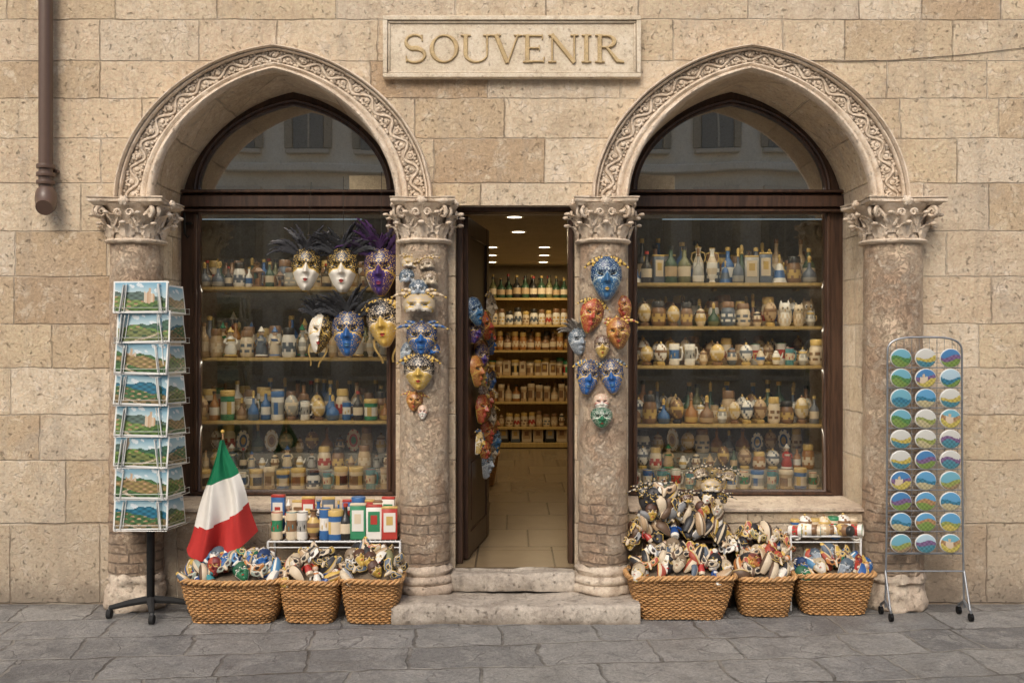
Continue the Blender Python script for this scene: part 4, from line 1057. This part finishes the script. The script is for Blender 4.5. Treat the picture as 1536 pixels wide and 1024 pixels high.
def piece(r,theme):
    q=r.random()
    if theme=='dark': st=['black','cream','blackgold','black','amber']; sh=[11,12,11,0,3,13,10,4,11,2,12]
    elif theme=='cream': st=['cream','ivory','blackgold','amber','white','white']; sh=[0,0,1,2,3,12,10,9,8,11,0,17,4,3]
    elif theme=='warm': st=['red','copper','cream','ivory','gold']; sh=[9,0,3,12,10,17,0,9,11,2,15]
    else: st=['blue','ivory','bluegold','silver','green','red']; sh=[5,6,7,2,16,15,9,4,2,14,0,6,10,17]
    if q<.24: s_=r.choice(st); return 'small_mask',MINI[s_],s_+' painted small mask','mask'
    if q<.50: c,me=EM[r.choice(sh)]; return 'half_mask',me,c+' painted eye mask','mask'
    if q<.95: c,me=SH[r.choice(sh)][r.choice([0,0,1,2])]; return 'striped_ornament',me,c+' banded curved ornament','ornament'
    c,me=r.choice(DO); return 'doll',me,c+' little painted doll','doll'
STUFF=MB()
def heap(cx,cy,zr,w,d,hh,n,theme,seed,smin=.75,smax=1.0,where='heaped in a wicker basket',kx=.43,ky=.36,up=False):
    r=random.Random(seed)
    for i in range(n):
        a=((i*.618034)%1)*2-1; b=((i+.5)/n)*2-1; a+=r.uniform(-.08,.08)
        z=zr+heap_z(a,b,hh)+r.uniform(-.012,.012)
        nm,me,lab,cat=piece(r,theme)
        if nm in('small_mask','half_mask'):
            rx=rad(r.uniform(-48,-8)); ry=rad(r.uniform(-40,40))+a*.4; rz=rad(r.uniform(-28,28))+a*.3
            s=r.uniform(smin,smax)*(.82 if nm=='small_mask' else 1.0); z+=.012
        else:
            rx=rad(r.uniform(-45,0))+b*.3; ry=rad(r.uniform(-35,35))+a*.7; rz=rad(r.uniform(-40,40))
            s=r.uniform(smin,smax)
        if up: rx*=.3
        loc=(cx+a*w*kx,cy+b*d*ky,z)
        if b>.35 or cy>1:
            STUFF.take(me,Matrix.Translation(loc)@Euler((rx,ry,rz)).to_matrix().to_4x4()@Matrix.Scale(s,4)); continue
        O(nm,me,None,loc,(rx,ry,rz),s,lab+' '+where,cat,'souvenirs heaped in the baskets')
for px,wpx,h,yc_,d,hp,n,theme,seed,lab in [
  (343,165,.245,-.31,.34,.10,66,'colour',21,'large rectangular wicker basket heaped with colourful souvenirs'),
  (461,97,.235,-.33,.28,.12,38,'cream',22,'small square wicker basket heaped with masks'),
  (554,97,.25,-.34,.28,.14,38,'cream',23,'small wicker basket heaped with striped masks beside the step'),
  (1026,168,.245,-.24,.32,.12,68,'cream',24,'large wicker basket overflowing with masks'),
  (1152,94,.23,-.20,.26,.11,38,'warm',25,'small wicker basket of red and cream masks'),
  (1257,124,.235,-.17,.24,.09,44,'colour',26,'wide wicker basket of striped colourful souvenirs')]:
    x,w=basket(px,wpx,h,yc_,d,hp,seed,lab)
    heap(x,yc_,h+.008,w,d,hp+.01,n,theme,seed)
def stand(x,y,w,d,h,lab):
    m=MB(); m.box((0,0,h-.012),(w,d,.022),.003)
    for sx in(-1,1):
        for sy in(-1,1): m.box((sx*(w/2-.02),sy*(d/2-.02),(h-.024)/2),(.03,.03,h-.024),.003)
    m.box((0,-d/2+.008,h*.6),(w-.06,.012,h*.5),.002); O('display_stand',(m,[DWOOD]),None,(x,y,.001),label=lab,cat='display stand')
stand(PX(1027,0),-.05+.0,.55,.08,.42,'dark wooden stand behind the overflowing mask basket')
heap(PX(1016,-.08),-.09,.40,.62,.14,.20,66,'dark',31,.75,1.05,'piled on a dark stand',.47,.44)
heap(PX(990,-.1),-.12,.54,.24,.12,.18,30,'dark',33,.75,1.05,'piled on a dark stand',.47,.44,True)
heap(PX(1062,-.1),-.12,.53,.14,.10,.15,12,'cream',35,.75,1.05,'piled on a dark stand',.47,.44,True)
stand(PX(1140,0),-.05,.34,.08,.34,'dark wooden stand behind the small mask basket')
heap(PX(1136,-.08),-.09,.35,.40,.14,.12,36,'cream',32,.7,.95,'piled on a dark stand',.47,.44)
st=MB(); st.tube([(0,.01,-.02),(0,.01,-.42)],.005,6,col=GO); STK=st.mesh('stick',[GOLDM])
for hx,hy,w_k,sty,rt,kw in [(1066,732,30,'ivory',(0,.05,0),dict(horn=5,half=True,fe=4)),(985,740,26,'silver',(0,-.2,.1),dict(horn=5,half=True)),(1092,716,20,'cream',(0,.3,.1),dict(horn=5,half=True)),(1050,712,20,'cream',(0,-.3,.1),dict(horn=5,half=True)),(966,740,22,'black',(0,-.3,.1),dict(horn=5,half=True)),(1006,752,22,'black',(0,.2,.1),dict(horn=5,half=True)),(1030,750,20,'amber',(0,-.1,.1),dict(horn=5,half=True)),(1080,750,20,'black',(0,.3,.1),dict(horn=5,half=True))]:
    o=put_mask(sty,hx,hy,-.12,w_k,'tall masks on the stand','spiky half mask on a stick above the heap',rt,hs=.85,**kw); O('stick',STK,o)
def wshelf(x0,x1,y0,y1,z,lab):
    m=MB(); c=(.75,.75,.73)
    for y in(y0,y1): m.tube([(x0,y,z),(x1,y,z)],.006,8,col=c)
    m.tube([(x0,y0,z-.035),(x1,y0,z-.035)],.004,6,col=c)
    nb=int((x1-x0)/.03)
    for i in range(nb+1): x=x0+(x1-x0)*i/nb; m.tube([(x,y0,z+.003),(x,y1,z+.003)],.0022,5,col=c)
    for x in(x0,x1):
        for y in(y0,y1): m.tube([(x,y,.0),(x,y,z)],.007,8,col=c)
    o=O('wire_shelf',(m,[MATTE]),None,label=lab,cat='shelf')
    return z+.0055
z=wshelf(PX(406,-.12),PX(602,-.12),-.19,-.015,PZ(812,-.19),'silver wire shelf holding mugs and boxed souvenirs')
gs='mugs and boxes on the wire shelf'
fl=[('mug',0,415,.17),('mug',4,437,.17),('mug',7,453,.17),('vase',3,470,.20),('mug',5,487,.19),('tin',2,503,.18),('bottle',1,518,.22),('box',2,537,.22),('box',1,561,.21),('box',3,584,.20)]
for k,i,px,h in fl:
    it=LIB[k][i]; s=h/it[2]
    if it[1]*s>.115: s=.115/it[1]
    o=place(it,PX(px,-.15),-.14,z,s,'on a wire shelf outside',gs,R.uniform(-.2,.2))
    if k in('mug','box','tin'): o.scale=(s*.85,s*.85,h/it[2])
r=random.Random(77)
bk=[('box',5),('figurine',2),('box',0),('box',3),('vase',1),('box',6),('bottle',10),('box',5),('tin',7),('box',3),('plain_box',0),('box',1)]
for i,(k,ix) in enumerate(bk):
    px=418+i*15; it=LIB[k][ix]; h=r.uniform(.22,.27)
    o=place(it,PX(px,-.05),-.055,z,.5*h/it[2],'at the back of a wire shelf',gs,r.uniform(-.2,.2)); o.scale=(.5*h/it[2],.5*h/it[2],h/it[2])
z=wshelf(PX(1182,-.08),PX(1286,-.08),-.14,-.012,PZ(804,-.14),'small white wire shelf holding souvenirs')
r=random.Random(12)
for i in range(14):
    px=1188+i*7.2; k=['mug','tin','jar','globe'][i%4]; it=LIB[k][r.randrange(6)]
    lie=i%2==0
    s=.62+.15*r.random()
    if lie: place(it,PX(px,-.1)-.02,-.105,z+.4*it[2]*s*.75,s,'lying on a small wire shelf','small goods on the wire shelf',rot=(rad(15),rad(88),rad(r.uniform(-40,10))))
    else: place(it,PX(px,-.08),-.045,z,s,'on a small wire shelf','small goods on the wire shelf',r.uniform(-.4,.4))
# ------------------------------------------------------------ flag
fm=MB()
def bez(P,t):
    k=t*(len(P)-1); i=min(len(P)-2,int(k)); f2=k-i
    return (P[i][0]*(1-f2)+P[i+1][0]*f2,P[i][1]*(1-f2)+P[i+1][1]*f2)
LE=[(330,660),(320,692),(311,722),(303,750),(293,780),(284,803),(277,824)]; RE=[(337,658),(346,680),(356,703),(365,728),(373,752),(379,775),(383,797)]
def ffn(u,v):
    a=bez(LE,v); b=bez(RE,v); x=a[0]*(1-u)+b[0]*u; y=a[1]*(1-u)+b[1]*u
    y+=math.sin(math.pi*u)*26*v*v+ 3*math.sin(u*9)*v; x+=2*math.sin(v*9+u*4)
    dp=-.30+.045*math.sin(u*11+v*2.5)*v+.020*math.sin(u*23-v*3)*v-.03*math.sin(math.pi*u)
    return (PX(x,-.3),dp,PZ(y,-.3))
fm.grid(ffn,60,60,fcol=lambda u,v:((.0,.15,.06) if v<.36 else (.72,.69,.63) if v<.70-.06*(u-.5) else (.44,.025,.02)))
fo=O('italian_flag',None,None,(0,0,0),label='green, white and red flag drooping from a short pole',cat='flag')
O('cloth',(fm,[CLOTH]),fo)
pm=MB(); pm.tube([(PX(334,-.29),-.29,PZ(648,-.29)),(PX(345,-.27),-.27,PZ(860,-.27))],.006,8,col=(.35,.2,.1)); pm.sphere((PX(334,-.29),-.29,PZ(647,-.29)),.012,8,col=GO)
O('pole',(pm,[MATTE]),fo)
# ------------------------------------------------------------ postcard stand
def pic(u,v,s,bd=True):
    if bd and (u<.03 or u>.97 or v<.045 or v>.955): return (.76,.76,.72)
    r1=random.Random(s); a=[r1.uniform(0,6.3) for _ in range(10)]; t=s%4
    h1=.60+.10*math.sin(3*u+a[0])+.05*math.sin(8*u+a[1])+.015*math.sin(30*u); h2=.47+.12*math.sin(3.5*u+a[2])+.02*math.sin(21*u+a[3]); h3=.30+.14*math.sin(4*u+a[3])
    if t in(1,3):
        tx=.25+.5*(a[7]/6.3)
        if abs(u-tx)<.022 and h2-.05<v<h1+.17: return (.50,.36,.24)
        if abs(u-tx)<.10 and h2-.03<v<h1+.03+.03*math.sin(u*70): return (.46,.30,.18) if math.sin(u*60)>0 else (.56,.46,.34)
    if v>h1:
        f=(v-h1)/(1-h1); c=(.12+.33*(1-f),.32+.26*(1-f),.46+.14*(1-f))
        if math.sin(u*9+a[4])*math.sin(v*16+a[5])+.4*math.sin(u*31+v*20)>.65: c=(.62,.68,.70)
        return c
    tx=.75+.35*math.sin(u*37+a[8])*math.sin(v*41+a[9])
    if v>h2: c=((.05,.13,.08),(.07,.16,.06),(.03,.17,.26),(.11,.17,.14))[t]
    elif v>h3:
        c=((.15,.26,.06),(.32,.24,.10),(.07,.16,.06),(.19,.28,.08))[t]
        if math.sin(u*25+a[5])*math.sin(v*40+a[6])>.55: c=(.48,.30,.17)
    elif abs(u-(.5+.3*math.sin(v*8+a[1])))<.03+.12*(h3-v): c=(.52,.43,.30)
    elif math.sin(u*19+a[2])*math.sin(v*23)>.6: c=(.04,.09,.035)
    else: c=((.18,.21,.07),(.08,.17,.06),(.26,.19,.09),(.11,.20,.05))[t]
    return tuple(q*tx for q in c)
CW,CHh=.315,.186
cards=[]
for s in range(12):
    m=MB(); m.grid(lambda u,v:((u-.5)*CW,0,(v)*CHh),72,40,fcol=lambda u,v,s=s:pic(u,v,s*7+3),smooth=False)
    m.box((0,.003,CHh/2),(CW-.001,.004,CHh-.001),0,col=(.8,.8,.76)); cards.append(m.mesh('postcard',[PRINT]))
PY=-.26
ps=O('postcard_stand',None,None,(PX(226,PY),PY,0),label='revolving postcard stand on a black star base',cat='postcard stand')
X0=PX(226,PY)
m=MB(); ph=PZ(430,PY); m.tube([(0,0,.09),(0,0,ph)],.015,12,col=(.03,.03,.03)); m.tube([(0,0,.07),(0,0,.5)],.024,12,col=(.03,.03,.03)); O('pole',(m,[METAL]),ps)
m=MB(); 
for k in range(4):
    a=rad(18+90*k); m.tube([(0,0,.10),(math.cos(a)*.12,math.sin(a)*.10,.085),(math.cos(a)*.235,math.sin(a)*.19,.062)],[.024,.020,.015],8,col=(.02,.02,.02))
    c=(math.cos(a)*.235,math.sin(a)*.19,.027); m.lathe([(.001,-.013),(.027,-.013),(.027,.013),(.001,.013)],16,(.015,.015,.015),M=Matrix.Translation(c)@Matrix.Rotation(rad(90),4,'Y')); m.tube([(c[0],c[1],.025),(c[0],c[1],.066)],.009,6,col=(.1,.1,.1))
O('base',(m,[MATTE]),ps)
rack=MB(); wc=(.55,.55,.53); rows=[470,515,562,609,656,703,750,797]; zc=[]
RD_=.155
ANG=(0,80,-80,180)
for i,py in enumerate(rows):
    z=PZ(py-1,PY-RD_-.02); zc.append(z)
    for ang in ANG:
        M=Matrix.Rotation(rad(ang),4,'Z')
        yo=-RD_-.014
        rack.tube([(-.155,yo,z-.002),(.155,yo,z-.002)],.0020,5,col=wc,M=M); rack.tube([(-.155,yo,z+.03),(.155,yo,z+.03)],.0013,5,col=wc,M=M)
        for x in(-.15,.15): rack.tube([(x,yo,z+.03),(x,yo,z-.002),(x,yo+.03,z-.004),(x,yo+.045,z+.15)],.0015,5,col=wc,M=M)
    for a in (0,90): 
        M=Matrix.Rotation(rad(a),4,'Z'); rack.tube([(-.02,-RD_+.02,z-.003),(0,0,z-.003),(.02,RD_-.02,z-.003)],.003,5,col=wc,M=M)
O('pocket_rack',(rack,[METAL]),ps)
ri=random.Random(3)
for i,z in enumerate(zc):
    for ang in ANG:
        for lay in range(3 if ang in(80,-80) else 2):
            if ang==180 and lay: continue
            M=Matrix.Rotation(rad(ang),4,'Z')
            p=M@Vector((ri.uniform(-.014,.014),-RD_+.011*lay,0))
            fr_=1.0 if ang==0 else .90
            O('postcard',cards[(i*3+lay*5+abs(ang)//40)%12],None,(X0+p.x,PY+p.y,z+.002+.004*lay),(rad(-7+ri.uniform(-2,2)),rad(ri.uniform(-2.0,2.0)),rad(ang+ri.uniform(-3,3))),fr_*(1 if not lay else .96),'landscape postcard with white border in a wire stand','postcard','postcards on the stand')
# ------------------------------------------------------------ magnet rack
gy=-.30
mr=O('magnet_rack',None,None,(PX(1387,gy),gy,0),label='grey arched wire rack of round magnets on feet',cat='display rack')
X0=PX(1387,gy); hw=(1443-1331)/2/sc(gy)
gc_=(.32,.34,.36); m=MB()
zt=PZ(532,gy); HT=.105
def topz(x): return zt+HT*max(0,1-abs(x/hw)**3.4)**(1/3.4)
pts=[(-hw-.012,-.0,.06),(-hw-.005,-.0,.5),(-hw,0,1.2),(-hw,0,zt)]
for i in range(1,20):
    a=math.pi-math.pi*i/20; c_,s_=math.cos(a),math.sin(a); pts.append((hw*math.copysign(abs(c_)**.6,c_),0,zt+HT*s_**.6))
pts+=[(hw,0,zt),(hw,0,1.2),(hw+.005,0,.5),(hw+.012,-.0,.06)]
m.tube(pts,.0062,8,col=gc_); m.tube([(-hw-.012,0,PZ(856,gy)),(hw+.012,0,PZ(856,gy))],.005,8,col=gc_); m.tube([(-hw,0,PZ(830,gy)),(hw,0,PZ(830,gy))],.004,8,col=gc_)
O('frame',(m,[METAL]),mr)
m=MB()
mx=[(p-1387)/sc(gy) for p in(1350,1387,1424)]; my=[PZ(p,gy) for p in(537,567,597,627.5,658,689,720,751,782,814)]
for x in (-.165,-.075,.075,.165): m.tube([(x,.004,my[-1]-.06),(x,.004,topz(x))],.0018,5,col=gc_)
for x in (-.2,.2,-.12,.12,-.03,.03): m.tube([(x,.006,my[-1]-.06),(x,.006,topz(x))],.0014,5,col=gc_)
for z in my:
    for dz in(-.06,-.03,.0,.03): 
        zz=z+dz
        hwz=hw if zz<zt else hw*max(.05,1-((zz-zt)/HT)**3.4)**(1/3.4) if zz<zt+HT else .01; m.tube([(-hwz,.005,zz),(hwz,.005,zz)],.0014,5,col=gc_)
    m.tube([(-hw,-.012,z-.055),(hw,-.012,z-.055)],.0018,5,col=gc_)
O('wire_grid',(m,[METAL]),mr)
for sx in(-1,1):
    m=MB()
    X_=sx*(hw+.012)
    m.tube([(X_,0,.1),(X_,-.08,.06),(X_,-.09,.05)],.008,8,col=gc_); m.tube([(X_,0,.1),(X_,.07,.06)],.008,8,col=gc_); m.tube([(X_,0,.28),(X_,-.08,.06)],.006,8,col=gc_)
    for y in(-.09,.07):
        m.lathe([(.001,-.009),(.024,-.009),(.024,.009),(.001,.009)],14,(.02,.02,.02),M=Matrix.Translation((X_,y,.026))@Matrix.Rotation(rad(90),4,'Y')); m.tube([(X_,y,.03),(X_,y,.065)],.007,6,col=gc_)
    O('foot',(m,[METAL]),mr)
mags=[]
SKY=[(.10,.28,.46),(.35,.48,.55),(.14,.34,.42),(.50,.50,.46),(.06,.18,.36),(.45,.52,.58)]
MID=[(.10,.24,.08),(.52,.42,.10),(.30,.34,.10),(.40,.24,.12),(.05,.20,.30),(.16,.28,.16),(.20,.12,.24)]
LOW=[(.20,.30,.08),(.50,.44,.26),(.06,.15,.06),(.55,.46,.12),(.08,.24,.30),(.34,.24,.14)]
for s in range(20):
    m=MB(); RR=.064; vs=[];fs=[];fc=[]; K=14; n=40
    rr_=random.Random(s*5+1); cs,cm,cl_=rr_.choice(SKY),rr_.choice(MID),rr_.choice(LOW); p1,p2,p3=(rr_.uniform(0,6.3) for _ in range(3)); tall=rr_.random()<.45; tw_=rr_.uniform(.35,.65); b0=rr_.uniform(.48,.62)
    for k in range(K+1):
        for j in range(n):
            a=2*math.pi*j/n; f=k/K; vs.append((RR*f*math.cos(a),-.006-.006*(1-f*f) if k<K else 0,RR*.90*f*math.sin(a)))
    for k in range(K):
        for j in range(n):
            fs.append((k*n+j,k*n+(j+1)%n,(k+1)*n+(j+1)%n,(k+1)*n+j)); f=(k+.5)/K; a=2*math.pi*(j+.5)/n
            u,v=.5+.45*f*math.cos(a),.5+.45*f*math.sin(a)
            h1=b0+.07*math.sin(u*7+p1); h2=h1-.18+.06*math.sin(u*6+p2)
            tx=.8+.3*math.sin(u*33+p3)*math.sin(v*29)
            c=cs if v>h1 else tuple(q*tx for q in cm) if v>h2 else tuple(q*tx for q in cl_)
            if tall and abs(u-tw_)<.05 and h2<v<h1+.2: c=(.50,.38,.25)
            if tall and abs(u-tw_)<.16 and h2<v<h1+.05: c=(.56,.46,.34)
            if k>=K-1: c=(.60,.60,.56)
            fc.append(c)
    m.add(vs,fs,fc); mags.append(m.mesh('magnet',[PRINT],60))
rg=random.Random(8)
for i,z in enumerate(my):
    for j,x in enumerate(mx):
        O('round_magnet',mags[rg.randrange(20)],None,(X0+x,gy-.012,z),(0,rad(rg.uniform(-4,4)),0),1,'round picture magnet with pale rim on wire rack','magnet','round magnets on the rack')
# ------------------------------------------------------------ interior floor baskets
for i,(x,y) in enumerate(((-.36,3.6),(-.42,4.4),(-.42,5.2),(-.42,6.0))):
    a,b=basket_mesh(.44,.4,.3,60+i); o=O('wicker_basket',a,None,(x,y,FLZ+.004),label='wicker basket on the shop floor beside the wall',cat='basket',group='baskets on the shop floor'); O('rim',b,o)
    heap(x,y,FLZ+.29,.44,.4,.12,16,'cream',70+i,1,1.4,'heaped in a basket indoors')
O('souvenir_heap',STUFF.mesh('souvenir_heap',[LACQ],60),None,kind='stuff',label='mixed small painted souvenirs filling the backs of the baskets',cat='souvenirs')
# ------------------------------------------------------------ light, world, camera
w=bpy.data.worlds.new('World'); scene.world=w; w.use_nodes=True; nt=w.node_tree
bg=nt.nodes['Background']; sky=nt.nodes.new('ShaderNodeTexSky'); sky.sky_type='NISHITA'; sky.sun_disc=False
EL,AZ=rad(42),rad(195)
sky.sun_elevation=EL; sky.sun_rotation=AZ; sky.dust_density=5; sky.air_density=1.0
nt.links.new(sky.outputs[0],bg.inputs[0]); bg.inputs[1].default_value=.15
sl=bpy.data.lights.new('Sun','SUN'); sl.energy=1.5; sl.angle=rad(30); sl.color=(1,.95,.88)
so=bpy.data.objects.new('Sun',sl); COL.objects.link(so)
dv=Vector((math.sin(AZ)*math.cos(EL),math.cos(AZ)*math.cos(EL),math.sin(EL)))
so.rotation_euler=dv.to_track_quat('Z','Y').to_euler()
cam=bpy.data.cameras.new('Camera'); cam.lens=36*D/(1536/S); cam.clip_end=300
co=bpy.data.objects.new('Camera',cam); COL.objects.link(co); co.location=(0,-D,CH); co.rotation_euler=(rad(90),0,0)
scene.camera=co
